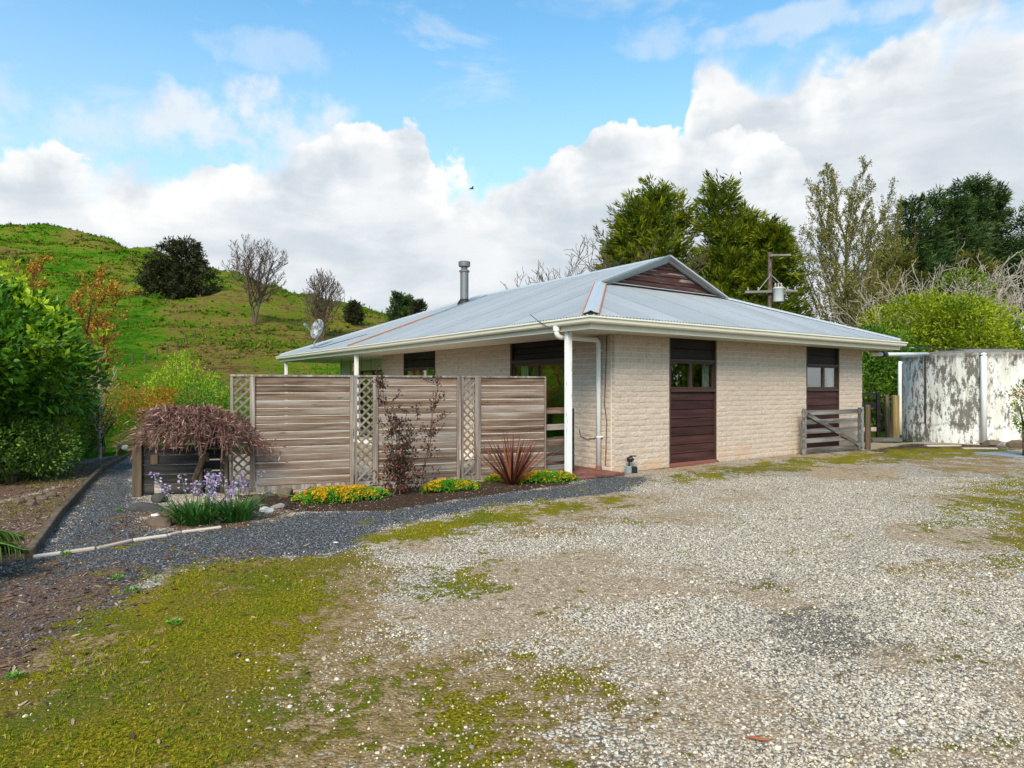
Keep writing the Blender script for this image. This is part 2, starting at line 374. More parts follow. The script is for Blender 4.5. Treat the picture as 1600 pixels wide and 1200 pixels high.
c = nt.mix(nt.math('MULTIPLY', nt.math('MAXIMUM', rimd, nt.math('MULTIPLY', band, nt.sstep(fl, .40, .56))), .8), c, (.10, .080, .066))
finish(nt, c, .92, 0, nt.bump(nt.math('ADD', fl, nt.math('MULTIPLY', bare, -.3)), .5, .015), .2)

# leaves: three tones picked by a per-leaf random number
def leaf(name, a, b, c, rough=.5, tw=.3, spec=.2):
    nt = material(name); f = nt.attr('rnd'); col = nt.ramp(f, [(.05, a), (.5, b), (.95, c)])
    finish(nt, col, rough, 0, None, spec, nt.mix(1.0, col, (1.25, 1.25, .7), 'MULTIPLY'), tw)
leaf('leaf_shrub', (.020, .065, .005), (.08, .20, .012), (.24, .38, .028), .32, .25)
leaf('leaf_lime', (.18, .28, .012), (.32, .44, .015), (.46, .56, .03), .45, .4)
leaf('leaf_bush', (.022, .060, .010), (.07, .15, .018), (.18, .25, .035), .4, .25)
leaf('leaf_golden', (.07, .115, .008), (.21, .27, .013), (.42, .44, .022), .45, .35)
leaf('leaf_hedge', (.03, .085, .008), (.075, .165, .014), (.19, .30, .025), .4, .3)
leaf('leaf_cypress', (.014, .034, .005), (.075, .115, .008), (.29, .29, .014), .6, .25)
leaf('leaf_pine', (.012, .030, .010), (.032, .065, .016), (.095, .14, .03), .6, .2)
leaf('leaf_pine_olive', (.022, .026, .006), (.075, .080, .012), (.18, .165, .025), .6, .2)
leaf('leaf_macrocarpa', (.016, .020, .008), (.034, .038, .014), (.070, .070, .028), .65, .15)
leaf('leaf_poplar', (.09, .085, .016), (.17, .16, .028), (.28, .25, .05), .5, .35)
leaf('leaf_orange', (.20, .07, .012), (.38, .16, .018), (.48, .29, .03), .55, .35)
leaf('leaf_maple', (.055, .018, .014), (.19, .078, .058), (.44, .26, .21), .6, .15)
leaf('leaf_rose', (.022, .020, .014), (.055, .045, .026), (.17, .035, .035), .4, .2)
leaf('leaf_flax', (.055, .018, .014), (.17, .045, .026), (.32, .12, .055), .4, .2)
leaf('leaf_strap', (.015, .065, .012), (.04, .13, .022), (.10, .22, .05), .35, .25)
leaf('leaf_ground', (.05, .17, .015), (.10, .28, .02), (.20, .38, .04), .5, .3)
leaf('petal_yellow', (.55, .20, .004), (.72, .34, .006), (.82, .50, .02), .55, .3)
leaf('petal_violet', (.30, .20, .42), (.44, .31, .56), (.60, .48, .68), .55, .35)
leaf('leaf_palm', (.02, .05, .008), (.05, .10, .015), (.12, .17, .03), .4, .25)
leaf('grass_blade', (.05, .12, .008), (.09, .20, .012), (.16, .27, .02), .6, .3)
def bark(name, a, b, c, scale=14):
    nt = material(name); ps = nt.coord(); n = nt.noise(nt.scale(ps, (1, 1, .35)), scale, 6, .65)
    finish(nt, nt.ramp(n, [(.3, a), (.5, b), (.72, c)]), .9, 0, nt.bump(n, .5, .02), .15)
bark('bark_grey', (.05, .040, .034), (.12, .098, .082), (.22, .19, .165)); bark('bark_brown', (.035, .024, .018), (.085, .058, .042), (.17, .125, .095))
bark('bark_pale', (.20, .155, .115), (.36, .30, .24), (.50, .44, .37)); bark('bark_olive', (.07, .055, .022), (.15, .12, .055), (.24, .20, .11))
bark('bark_purple', (.06, .034, .028), (.14, .085, .070), (.26, .17, .14)); bark('stem_green', (.04, .08, .02), (.07, .13, .03), (.12, .2, .05))

# gravel stones, chips, moss crumbs: colour by instance
def pebble(name, stops, rough=.85, spec=.12):
    nt = material(name); r = nt.rnd(); n = nt.noise(nt.coord(), 60, 3, .6)
    c = nt.ramp(r, stops, 'CONSTANT'); c = nt.vmath('SCALE', c, nt.math('ADD', .75, nt.math('MULTIPLY', n, .5)))
    finish(nt, c, rough, 0, None, spec)
pebble('pebble_light', [(0, (.47, .40, .32)), (.22, (.57, .50, .415)), (.40, (.35, .285, .215)), (.55, (.245, .20, .155)), (.66, (.42, .325, .235)), (.78, (.13, .115, .10)), (.90, (.58, .525, .455)), (.95, (.20, .185, .175))])
pebble('pebble_dark', [(0, (.066, .068, .076)), (.3, (.11, .113, .12)), (.55, (.048, .049, .054)), (.78, (.17, .17, .175)), (.93, (.32, .29, .26))])
pebble('chip_bark', [(0, (.085, .045, .028)), (.25, (.16, .09, .058)), (.5, (.05, .03, .02)), (.66, (.26, .175, .125)), (.84, (.36, .26, .195)), (.95, (.20, .07, .045))])
pebble('moss_crumb', [(0, (.16, .128, .005)), (.22, (.25, .195, .007)), (.42, (.048, .040, .003)), (.60, (.13, .135, .007)), (.72, (.34, .27, .03)), (.82, (.15, .092, .025)), (.93, (.26, .22, .02))], 1.0, .0)

# the yard: zones come from attributes painted on the sheet, their edges broken up by noise
nt = material('yard'); nt.dim = '2D'; ps = nt.pos()
wob = nt.math('SUBTRACT', nt.noise(ps, 1.7, 7, .68), .5); wob2 = nt.math('SUBTRACT', nt.noise(ps, 9.0, 6, .7), .5)
def zone(name, k=.9, k2=.7, lo=.36, hi=.66):
    k *= 2.6; k2 *= 2.4
    return nt.sstep(nt.math('ADD', nt.attr(name), nt.math('ADD', nt.math('MULTIPLY', wob, k), nt.math('MULTIPLY', wob2, k2))), lo, hi)
cellL = nt.voro(ps, 52, out='Color'); dL = nt.voro(ps, 52); cs = nt.add('ShaderNodeSeparateColor'); nt.l.new(cellL, cs.inputs[0])
light = nt.ramp(cs.outputs[0], [(0, (.46, .40, .33)), (.2, (.56, .50, .425)), (.40, (.35, .295, .235)), (.54, (.27, .22, .17)), (.66, (.42, .325, .235)), (.80, (.15, .13, .11)), (.88, (.62, .565, .50))], 'CONSTANT')
light = nt.mix(nt.math('MULTIPLY', nt.sstep(dL, .34, .58), .9), light, (.105, .078, .052))
dirt = nt.ramp(nt.noise(ps, 14, 7, .7), [(.3, (.15, .092, .046)), (.5, (.31, .21, .125)), (.7, (.44, .33, .22))])
dirtf = nt.math('MULTIPLY', nt.sstep(nt.math('ADD', nt.attr('bare'), nt.math('MULTIPLY', wob2, 1.2)), .35, .80), .66)
c = nt.mix(dirtf, light, dirt)
brownz = zone('brown', .8, .6)
c = nt.mix(nt.math('MULTIPLY', brownz, .82), c, nt.ramp(nt.noise(ps, 20, 7, .7), [(.3, (.095, .054, .014)), (.5, (.20, .122, .040)), (.7, (.31, .215, .10))]))
c = nt.mix(nt.math('MULTIPLY', zone('stain', .6, .5), .62), c, (.060, .054, .05))
cellD = nt.voro(ps, 62, out='Color'); dD = nt.voro(ps, 62); cd = nt.add('ShaderNodeSeparateColor'); nt.l.new(cellD, cd.inputs[0])
dark = nt.ramp(cd.outputs[0], [(0, (.068, .070, .078)), (.3, (.115, .118, .126)), (.5, (.050, .051, .056)), (.72, (.17, .17, .175)), (.93, (.32, .29, .26))], 'CONSTANT')
dark = nt.mix(nt.sstep(dD, .4, .62), dark, (.025, .025, .027))
zd = zone('dark', .55, .5); c = nt.mix(zd, c, dark)
mul = nt.ramp(nt.noise(nt.scale(ps, (1, 1.0, 1)), 42, 7, .75, 1.2), [(.28, (.028, .016, .011)), (.45, (.105, .060, .040)), (.58, (.22, .14, .10)), (.72, (.36, .265, .20))])
zm = zone('mulch', .8, .8); c = nt.mix(zm, c, mul)
soil = nt.ramp(nt.noise(ps, 34, 7, .75), [(.3, (.018, .011, .008)), (.55, (.060, .036, .026)), (.75, (.15, .10, .075))])
zs = zone('soil', .5, .6); c = nt.mix(zs, c, soil)
mossc = nt.ramp(nt.noise(ps, 55, 8, .78), [(.34, (.026, .021, .003)), (.45, (.115, .094, .005)), (.56, (.26, .205, .008)), (.68, (.46, .37, .05))])
mossc = nt.mix(nt.math('MULTIPLY', nt.sstep(nt.noise(ps, .8, 5, .6), .52, .36), .55), mossc, nt.ramp(nt.noise(ps, 40, 7, .75), [(.3, (.05, .034, .008)), (.5, (.14, .10, .022)), (.7, (.26, .20, .08))]))
mossc = nt.mix(nt.math('MULTIPLY', nt.sstep(nt.noise(ps, 1.1, 5, .6), .46, .64), .6), mossc, nt.ramp(nt.noise(ps, 60, 6, .75), [(.3, (.03, .045, .004)), (.6, (.10, .145, .010)), (.8, (.20, .23, .03))]))
zq = zone('moss', 1.1, 1.0, .40, .66); c = nt.mix(zq, c, mossc)
hgt = nt.math('ADD', nt.math('MULTIPLY', nt.fmix(zd, dL, dD), -.8), nt.math('MULTIPLY', nt.noise(ps, 70, 6, .75), nt.fmix(nt.math('MAXIMUM', zq, zm), .3, 1.6)))
finish(nt, c, .95, 0, nt.bump(hgt, .8, .012), .05)

# pasture
nt = material('pasture'); ps = nt.pos(); sp = nt.add('ShaderNodeSeparateXYZ'); nt.l.new(ps, sp.inputs[0])
cv = nt.add('ShaderNodeCombineXYZ'); nt.l.new(nt.math('MULTIPLY', sp.outputs[0], .13), cv.inputs[0]); nt.l.new(nt.math('MULTIPLY', sp.outputs[1], .13), cv.inputs[1]); nt.l.new(nt.math('MULTIPLY', sp.outputs[2], 1.1), cv.inputs[2])
ter = nt.noise(cv.outputs[0], 1.1, 7, .68, .4)
mid = nt.noise(ps, .05, 6, .62); fin = nt.noise(ps, .9, 9, .78)
f = nt.math('ADD', nt.math('MULTIPLY', ter, .7), nt.math('ADD', nt.math('ADD', nt.math('MULTIPLY', fin, .9), -.30), nt.math('MULTIPLY', nt.attr('dry'), .36)))
f = nt.math('ADD', f, nt.math('MULTIPLY', nt.math('SUBTRACT', mid, .5), .9))
f = nt.math('ADD', nt.math('MULTIPLY', nt.math('SUBTRACT', f, .5), 1.9), .49)
c = nt.ramp(f, [(.22, (.030, .10, .006)), (.40, (.056, .145, .008)), (.53, (.098, .155, .011)), (.66, (.150, .148, .020)), (.80, (.185, .135, .040)), (.95, (.10, .066, .026))])
finish(nt, c, .95, 0, nt.bump(nt.math('ADD', ter, nt.math('MULTIPLY', fin, .7)), .9, 1.2), .0)

# ------------------------------------------------------------------ terrain: pad for the yard, spur and back ridge on the left
RNG = np.random.default_rng(7)
def vnoise(x, y, seed=0):
    """smooth value noise"""
    xi = np.floor(x).astype(np.int64); yi = np.floor(y).astype(np.int64); xf = x - xi; yf = y - yi
    def h(a, b):
        n = (a * 374761393 + b * 668265263 + seed * 1442695041) & 0xffffffff
        n = ((n ^ (n >> 13)) * 1274126177) & 0xffffffff
        return ((n ^ (n >> 16)) & 0xffff) / 65535.0
    u = xf * xf * (3 - 2 * xf); v = yf * yf * (3 - 2 * yf)
    return (h(xi, yi) * (1 - u) + h(xi + 1, yi) * u) * (1 - v) + (h(xi, yi + 1) * (1 - u) + h(xi + 1, yi + 1) * u) * v
def fbm(x, y, o=5, seed=0):
    s = np.zeros_like(x, dtype=float); a = .5; f = 1.0
    for i in range(o): s += a * vnoise(x * f, y * f, seed + i); a *= .5; f *= 2.03
    return s
HS = 1.8                                  # the hill is laid out at 1/1.8 size, then scaled
def rp(px, py, d): p = at(px, py, d); return (p.x, p.y, p.z - EYE + EYE / HS)
RIDGE = [(-230, 30, 36), (-190, 95, 42), (-140, 140, 40), rp(0, 350, 152), rp(25, 358, 153), rp(60, 353, 156), rp(85, 354, 156), rp(130, 370, 150), rp(148, 371, 148), rp(165, 382, 146), rp(235, 394, 138), rp(320, 414, 126), rp(370, 426, 120), rp(440, 454, 112), rp(455, 459, 110), rp(490, 478, 108), rp(545, 490, 104), rp(605, 514, 100), rp(700, 552, 95), (8, 92, 3), (30, 92, -4)]
SPUR = [rp(450, 462, 110), rp(400, 462, 92), rp(350, 486, 78), rp(300, 520, 66), rp(240, 553, 57), rp(190, 580, 50), rp(150, 600, 45), (-30, 38, -1.5)]
def ridge_h(X, Y, line, slope, slope_r=None):
    best = np.full(X.shape, -1e3)
    for (x0, y0, z0), (x1, y1, z1) in zip(line[:-1], line[1:]):
        dx, dy = x1 - x0, y1 - y0; L2 = dx * dx + dy * dy
        k = np.clip(((X - x0) * dx + (Y - y0) * dy) / L2, 0, 1)
        d = np.hypot(X - x0 - k * dx, Y - y0 - k * dy)
        best = np.maximum(best, z0 + k * (z1 - z0) - slope * np.sqrt(d * d + 2.5) + slope * 1.58 - .0006 * d * d)
    return best
def terrain_h(X, Y):
    X0 = np.asarray(X, float); Y0 = np.asarray(Y, float); X = X0 / HS; Y = Y0 / HS
    lump = (fbm(X / 26, Y / 26, 4, 3) - .47) * 10 + (.32 - np.abs(fbm(X / 13 + 7, Y / 20, 4, 8) - .47) * 3.2) * 2.6
    a = ridge_h(X, Y, RIDGE, .36) ; b = ridge_h(X, Y, SPUR, .22)
    k = 1.6; m = np.maximum(a + lump * .45 * np.clip((a - 2) / 12, 0, 1) * np.clip((41 - a) / 30, .12, 1), b)
    m = m + np.log(np.exp((a - m) / k) + np.exp((b - m) / k)) * k * .25
    h = np.where(m > -6, np.log1p(np.exp(np.clip(m / 1.2, -30, 30))) * 1.2, 0.0)
    h = h + (fbm(X / 4.1, Y / 4.1, 4, 11) - .46) * 2.3 * np.clip(h / 5, 0, 1)
    h = h + (fbm(X / 9 + 5, Y / 9, 3, 31) - .46) * 4.5 * np.clip((h - 8) / 10, 0, 1)
    # sheep terraces
    h = h + .13 * np.sin(h * 3.4 + 3 * fbm(X / 9, Y / 9, 2, 5)) * np.clip(h / 6, 0, 1)
    h = h * HS; X = X0; Y = Y0
    fall = np.clip((-X - 9.5) / 8, 0, 1) * np.clip((40 - Y) / 12, 0, 1) * np.clip((Y + 6) / 8, 0, 1)
    return h - .06 - .35 * fall * fall * (3 - 2 * fall)
def axis(lo, hi, step, far, n=14):
    core = np.arange(lo, hi + 1e-6, step); g = np.geomspace(step, far, n).cumsum()
    return np.concatenate([(lo - g)[::-1], core, hi + g])
ax_x = axis(-420, 60, 1.7, 700); ax_y = axis(-20, 340, 1.7, 700)
XX, YY = np.meshgrid(ax_x, ax_y, indexing='ij'); ZZ = terrain_h(XX, YY)
nx, ny = XX.shape; I = np.arange(nx * ny).reshape(nx, ny)
FQ = np.stack([I[:-1, :-1], I[1:, :-1], I[1:, 1:], I[:-1, 1:]], -1).reshape(-1, 4)
dry_spur = np.clip((ridge_h(XX / HS, YY / HS, SPUR, .22) - ridge_h(XX / HS, YY / HS, RIDGE, .36) + 3) / 6, 0, 1) * np.clip((ZZ - .5) / 2.5, 0, 1)
side = np.clip((XX / np.maximum(YY, 5) + .565) / .05, 0, 1)
dry = .38 * dry_spur * side - .30 * (1 - side) * np.clip((ZZ - 1) / 4, 0, 1) * np.clip((22 - ZZ) / 10, 0, 1) + .18 * np.clip((ZZ - 24) / 30, 0, 1) - .25 * (ZZ < .6)
terrain = np_obj('terrain', np.stack([XX, YY, ZZ], -1).reshape(-1, 3), FQ, 'pasture', smooth=True, attrs={'dry': ('POINT', dry.ravel())})
tag(terrain, 'green hill pasture rising behind the house', 'hill', kind='structure')
def hill_hit(px, py, d0=40, d1=340):
    """where the sight line through a photo point meets the hill: used to stand trees and posts on it"""
    d = np.arange(d0, d1, .25); X = (px - 800) / FOC * d; Z = EYE + (HOR - py) / FOC * d
    under = np.nonzero(terrain_h(X, d) >= Z)[0]
    dd = d[under[0]] if len(under) else d1
    return Vector(((px - 800) / FOC * dd, dd, float(terrain_h(np.array([(px - 800) / FOC * dd]), np.array([dd]))[0])))
def ter_z(x, y): return float(terrain_h(np.array([x]), np.array([y]))[0])

# ------------------------------------------------------------------ yard sheet with its zones
def poly_w(X, Y, poly, soft):
    """1 inside the polygon, 0 outside, fading over 'soft' metres"""
    P = np.array([(p[0], p[1]) for p in poly]); n = len(P); ins = np.zeros(X.shape, bool); dm = np.full(X.shape, 1e9)
    for i in range(n):
        x0, y0 = P[i]; x1, y1 = P[(i + 1) % n]
        c = ((y0 > Y) != (y1 > Y)); ins ^= c & (X < (x1 - x0) * (Y - y0) / (y1 - y0 + 1e-12) + x0)
        k = np.clip(((X - x0) * (x1 - x0) + (Y - y0) * (y1 - y0)) / ((x1 - x0) ** 2 + (y1 - y0) ** 2 + 1e-12), 0, 1)
        dm = np.minimum(dm, np.hypot(X - x0 - k * (x1 - x0), Y - y0 - k * (y1 - y0)))
    return np.clip(.5 + np.where(ins, dm, -dm) / soft, 0, 1)
def gpoly(*pts): return [tuple(ground(*p)[:2]) for p in pts]
Z_DARK = [gpoly((205, 713), (222, 775), (222, 800), (250, 828), (380, 820), (480, 800), (600, 797), (740, 775), (890, 757), (930, 742), (1020, 745), (985, 768), (780, 790), (600, 828), (530, 868), (285, 884), (240, 905), (165, 965), (60, 1010), (-250, 1150), (-300, 1000), (20, 885), (48, 868), (155, 742))]
Z_MOSS = [(gpoly((120, 1010), (265, 886), (545, 872), (505, 930), (470, 1000), (440, 1080), (420, 1260), (-300, 1260), (-300, 1180), (40, 1090)), 1.12, .9),
          (gpoly((580, 842), (640, 818), (760, 796), (985, 772), (990, 786), (860, 806), (730, 835), (610, 862)), .86, .55),
          (gpoly((1020, 746), (1250, 714), (1360, 704), (1420, 700), (1600, 697), (1600, 707), (1400, 722), (1300, 727), (1150, 748), (1040, 758)), .78, .8),
          (gpoly((1470, 790), (1530, 752), (1660, 735), (1760, 900), (1600, 880), (1520, 845)), .85, 1.3),
          (gpoly((620, 1090), (720, 1035), (900, 1060), (960, 1120), (1000, 1260), (560, 1260)), .46, .8),
          (gpoly((480, 1010), (620, 1020), (600, 1260), (400, 1260)), .54, .8),
          (gpoly((560, 900), (760, 880), (800, 920), (620, 960)), .52, .6)]
Z_BROWN = [(gpoly((-300, 1000), (100, 960), (260, 880), (560, 866), (640, 900), (560, 1000), (640, 1260), (-300, 1260)), 1.1, .8), (gpoly((420, 900), (560, 880), (600, 990), (760, 1010), (930, 1050), (1010, 1260), (380, 1260)), .98, .9), (gpoly((1380, 890), (1600, 840), (1640, 900), (1500, 930)), .6, .8), (gpoly((1400, 700), (1620, 697), (1640, 750), (1480, 745), (1380, 720)), .6, 1.2), (gpoly((700, 830), (900, 800), (1000, 815), (820, 850)), .58, .6)]
Z_STAIN = [(gpoly((1190, 960), (1330, 945), (1400, 1010), (1300, 1040), (1220, 1020)), .95, .7), (gpoly((1150, 890), (1230, 885), (1240, 920), (1160, 925)), .55, .5)]
Z_MULCH = [(gpoly((-400, 1010), (0, 895), (60, 872), (250, 905), (200, 950), (120, 1010), (40, 1090), (-300, 1180)), .80, .8),
           (gpoly((-300, 860), (-100, 800), (60, 770), (120, 752), (160, 735), (200, 712), (190, 708), (140, 725), (-300, 740)), 1.0, .25),
           (gpoly((-300, 1000), (-300, 860), (60, 770), (155, 741), (46, 871), (0, 884)), .95, .2),
           (gpoly((200, 800), (240, 790), (470, 775), (480, 800), (385, 826), (250, 838), (190, 815)), .72, .35),
           (gpoly((150, 810), (240, 800), (330, 820), (240, 845), (120, 850)), .56, .4), (gpoly((60, 872), (420, 850), (470, 880), (260, 900), (150, 960), (0, 990)), .42, .8)]
Z_SOIL = [(gpoly((365, 775), (470, 770), (600, 764), (720, 756), (850, 744), (895, 742), (890, 757), (740, 777), (600, 799), (480, 801), (400, 790)), .95, .12), (gpoly((1345, 704), (1420, 693), (1600, 697), (1600, 703), (1400, 712)), .8, .5)]
def line_d(X, Y, L):
    dm = np.full(X.shape, 1e9)
    for (x0, y0), (x1, y1) in zip(L[:-1], L[1:]):
        k = np.clip(((X - x0) * (x1 - x0) + (Y - y0) * (y1 - y0)) / ((x1 - x0) ** 2 + (y1 - y0) ** 2), 0, 1); dm = np.minimum(dm, np.hypot(X - x0 - k * (x1 - x0), Y - y0 - k * (y1 - y0)))
    return dm
TRACKS = [gpoly((560, 1300), (640, 1080), (760, 960), (900, 870), (1080, 800), (1300, 745), (1500, 722)), gpoly((1080, 1300), (1120, 1080), (1200, 960), (1300, 880), (1420, 810), (1560, 765))]   # packed wheel tracks
def zone_vals(X, Y):
    z = {k: np.zeros(X.shape) for k in ('dark', 'moss', 'brown', 'stain', 'mulch', 'soil')}
    z['bare'] = np.clip(.14 - 4.2 * (fbm(X / 1.5 + 3, Y / 1.1, 4, 77) - .50), 0, 1)
    for tr in TRACKS:
        z['bare'] = np.clip(z['bare'] + .34 * np.clip(1 - line_d(X, Y, tr) / .42, 0, 1) * np.clip(.4 + 2.5 * fbm(X / .7, Y / .7, 3, 91), 0, 1.4), 0, 1)
    for p in Z_DARK: z['dark'] = np.maximum(z['dark'], poly_w(X, Y, p, .5))
    for key, L in (('moss', Z_MOSS), ('brown', Z_BROWN), ('stain', Z_STAIN), ('mulch', Z_MULCH), ('soil', Z_SOIL)):
        for p, wgt, soft in L: z[key] = np.maximum(z[key], wgt * poly_w(X, Y, p, soft))
    return z
def yard_z(X, Y): return (fbm(X / 1.4, Y / 1.4, 3, 21) - .44) * .035 * np.clip((Y + 4) / 3, 0, 1)
gx = np.arange(-11, 24.01, .11); gy = np.arange(-4, 20.01, .11)
GX, GY = np.meshgrid(gx, gy, indexing='ij'); zv = zone_vals(GX, GY); GZ = yard_z(GX, GY)
I = np.arange(GX.size).reshape(GX.shape)
FQ = np.stack([I[:-1, :-1], I[1:, :-1], I[1:, 1:], I[:-1, 1:]], -1).reshape(-1, 4)
cx = GX.ravel()[FQ].mean(1); cy = GY.ravel()[FQ].mean(1)
keep = ~((cx < -5.6) & (cy > 14.6 + .25 * np.sin(cx * 3))) & ~((cx < -8.9 + .2 * np.sin(cy * 2.3)) & (cy > 8)) & ~((cx > 8.6) & (cy > 18.0 + .3 * np.sin(cx * 1.7)))
FQ = FQ[keep]
yard = np_obj('yard', np.stack([GX, GY, GZ], -1).reshape(-1, 3), FQ, 'yard', smooth=True, attrs={k: ('POINT', v.ravel()) for k, v in zv.items()})
tag(yard, 'gravel and moss driveway yard in front of the house', 'driveway', kind='structure')

# ------------------------------------------------------------------ loose stones, chips and moss crumbs (uncountable: scattered instances)
def rock_mesh(name, mat, seed, flat=.6, jit=.22, sub=1):
    bm = bmesh.new(); bmesh.ops.create_icosphere(bm, subdivisions=sub, radius=1.0); r = random.Random(seed)
    for v in bm.verts:
        k = 1 + r.uniform(-jit, jit); v.co = Vector((v.co.x * k * r.uniform(.9, 1.1), v.co.y * k * .8, v.co.z * k * flat))
    me = bpy.data.meshes.new(name); bm.to_mesh(me); bm.free(); me.materials.append(MATS[mat]); return me
def source(name, meshes):
    c = bpy.data.collections.new(name)
    for i, me in enumerate(meshes): c.objects.link(bpy.data.objects.new('%s_piece' % name, me))
    return c
def scatter(name, P, sc, rot, coll, label, cat):
    me = bpy.data.meshes.new(name); me.vertices.add(len(P)); me.vertices.foreach_set('co', np.asarray(P, np.float32).ravel())
    a = me.attributes.new('sc', 'FLOAT', 'POINT'); a.data.foreach_set('value', np.asarray(sc, np.float32))
    a = me.attributes.new('rt', 'FLOAT_VECTOR', 'POINT'); a.data.foreach_set('vector', np.asarray(rot, np.float32).ravel())
    a = me.attributes.new('ix', 'INT', 'POINT'); a.data.foreach_set('value', RNG.integers(0, len(coll.objects), len(P)).astype(np.int32))
    ob = link(bpy.data.objects.new(name, me)); tag(ob, label, cat, kind='stuff')
    g = bpy.data.node_groups.new(name, 'GeometryNodeTree')
    g.interface.new_socket('Geometry', in_out='INPUT', socket_type='NodeSocketGeometry'); g.interface.new_socket('Geometry', in_out='OUTPUT', socket_type='NodeSocketGeometry')
    gi = g.nodes.new('NodeGroupInput'); go = g.nodes.new('NodeGroupOutput'); ip = g.nodes.new('GeometryNodeInstanceOnPoints')
    ci = g.nodes.new('GeometryNodeCollectionInfo'); ci.inputs['Collection'].default_value = coll; ci.inputs['Separate Children'].default_value = True; ci.inputs['Reset Children'].default_value = True
    def named(nm, ty):
        n = g.nodes.new('GeometryNodeInputNamedAttribute'); n.data_type = ty; n.inputs[0].default_value = nm; return n.outputs[0]
    L = g.links.new
    L(gi.outputs[0], ip.inputs['Points']); L(ci.outputs[0], ip.inputs['Instance']); ip.inputs['Pick Instance'].default_value = True
    L(named('ix', 'INT'), ip.inputs['Instance Index']); L(named('rt', 'FLOAT_VECTOR'), ip.inputs['Rotation']); L(named('sc', 'FLOAT'), ip.inputs['Scale']); L(ip.outputs[0], go.inputs[0])
    md = ob.modifiers.new('scatter', 'NODES'); md.node_group = g
    return ob
def sample_ground(n, y0, y1, margin=1.2, power=1.0):
    """points on the yard inside what the photo (and a step to either side of it) sees"""
    y = y0 + (y1 - y0) * RNG.random(n) ** power; x = (RNG.random(n) * 2 - 1) * (y * .80 + margin); return x, y
HN = lambda x, y, s, sd: fbm(x / s, y / s, 4, sd) - .47
# light stones
x, y = sample_ground(520000, 2.0, 11.0, 1.2, 1.35); z = zone_vals(x, y)
acc = (1 - z['moss'] * 1.05 + HN(x, y, .5, 41) * 1.1) * (1 - .90 * np.clip(z['brown'], 0, 1)) * (1 - .7 * z['stain']) * (1 - z['dark']) * (1 - z['mulch']) * (1 - z['soil']) * np.clip(1.08 - z['bare'], .10, 1)
k = RNG.random(len(x)) < acc * .95; x, y = x[k], y[k]
s = .0031 * np.exp(RNG.normal(0, .48, len(x))) + .0013
big = RNG.random(len(x)) < .006; s[big] *= 1.8
scatter('gravel', np.stack([x, y, yard_z(x, y) + s * .15], -1), s, RNG.random((len(x), 3)) * [.9, .9, 6.28] - [.45, .45, 0], source('pale_stone', [rock_mesh('pale_stone', 'pebble_light', i) for i in range(6)]), 'pale loose gravel stones over the driveway', 'gravel')
# dark stones of the path
x, y = sample_ground(120000, 3.0, 14.5, 1.0, 1.0); z = zone_vals(x, y)
k = RNG.random(len(x)) < (z['dark'] + HN(x, y, .4, 5) * .8 > .5) * (1 - z['soil']) * (1 - .6 * z['mulch']); x, y = x[k], y[k]
s = .0045 * np.exp(RNG.normal(0, .35, len(x))) + .0015
scatter('path_gravel', np.stack([x, y, yard_z(x, y) + s * .15], -1), s, RNG.random((len(x), 3)) * [.9, .9, 6.28] - [.45, .45, 0], source('slate_stone', [rock_mesh('slate_stone', 'pebble_dark', 20 + i) for i in range(5)]), 'blue grey gravel of the garden path', 'gravel')
# bark and leaf litter
def chip_mesh(seed):
    r = random.Random(seed); m = MB(); L = r.uniform(1.4, 3.2); wv = r.uniform(.3, .8); b = r.uniform(.1, .35)
    m.poly([(-L, 0, .05), (-L * .3, wv, b), (L * .5, wv * .8, b * .8), (L, 0, .1), (L * .3, -wv, .05), (-L * .5, -wv * .8, .0)], [(0, 1, 2, 3), (0, 3, 4, 5)])
    m.poly([(-L, 0, -.1), (-L * .3, wv, b - .2), (L * .5, wv * .8, b * .8 - .2), (L, 0, -.1), (L * .3, -wv, -.15), (-L * .5, -wv * .8, -.2)], [(3, 2, 1, 0), (5, 4, 3, 0)])
    return m.mesh('bark_chip', 'chip_bark')
chips = source('bark_chip', [chip_mesh(i) for i in range(7)])
x, y = sample_ground(90000, 2.0, 14.0, 1.5, 1.0); z = zone_vals(x, y)
pr = np.clip(z['mulch'] * 1.1 + HN(x, y, .6, 9) * .9, 0, 1) * (z['mulch'] > .1) + .035 * (z['moss'] > .4) * (x < -1) + .02 * z['dark'] * (x < -1) + .22 * z['soil'] * (x < 2)
k = RNG.random(len(x)) < pr * .8; x, y = x[k], y[k]
s = np.clip(.0065 * np.exp(RNG.normal(0, .4, len(x))), 0, .014)
scatter('leaf_litter', np.stack([x, y, yard_z(x, y) + s * .4 + .002], -1), s, RNG.random((len(x), 3)) * [.8, .8, 6.28] - [.4, .4, 0], chips, 'brown bark chips and fallen leaf litter along the left side', 'leaf litter')
# moss crumbs
x, y = sample_ground(330000, 2.0, 10.5, 1.3, 1.25); z = zone_vals(x, y)
k = RNG.random(len(x)) < np.clip((z['moss'] + HN(x, y, .55, 15) * 1.3 - .38) * 2.2, 0, 1); x, y = x[k], y[k]
s = .0040 * np.exp(RNG.normal(0, .35, len(x)))
k = RNG.random(len(x)) < np.clip(.55 + 3.0 * HN(x, y, 1.2, 88), .2, 1); x, y, s = x[k], y[k], s[k]
scatter('moss', np.stack([x, y, yard_z(x, y) - s * .1], -1), s, RNG.random((len(x), 3)) * [.6, .6, 6.28], source('moss_tuft', [rock_mesh('moss_tuft', 'moss_crumb', 60 + i, .75, .45) for i in range(5)]), 'yellow green moss creeping over the driveway', 'moss')

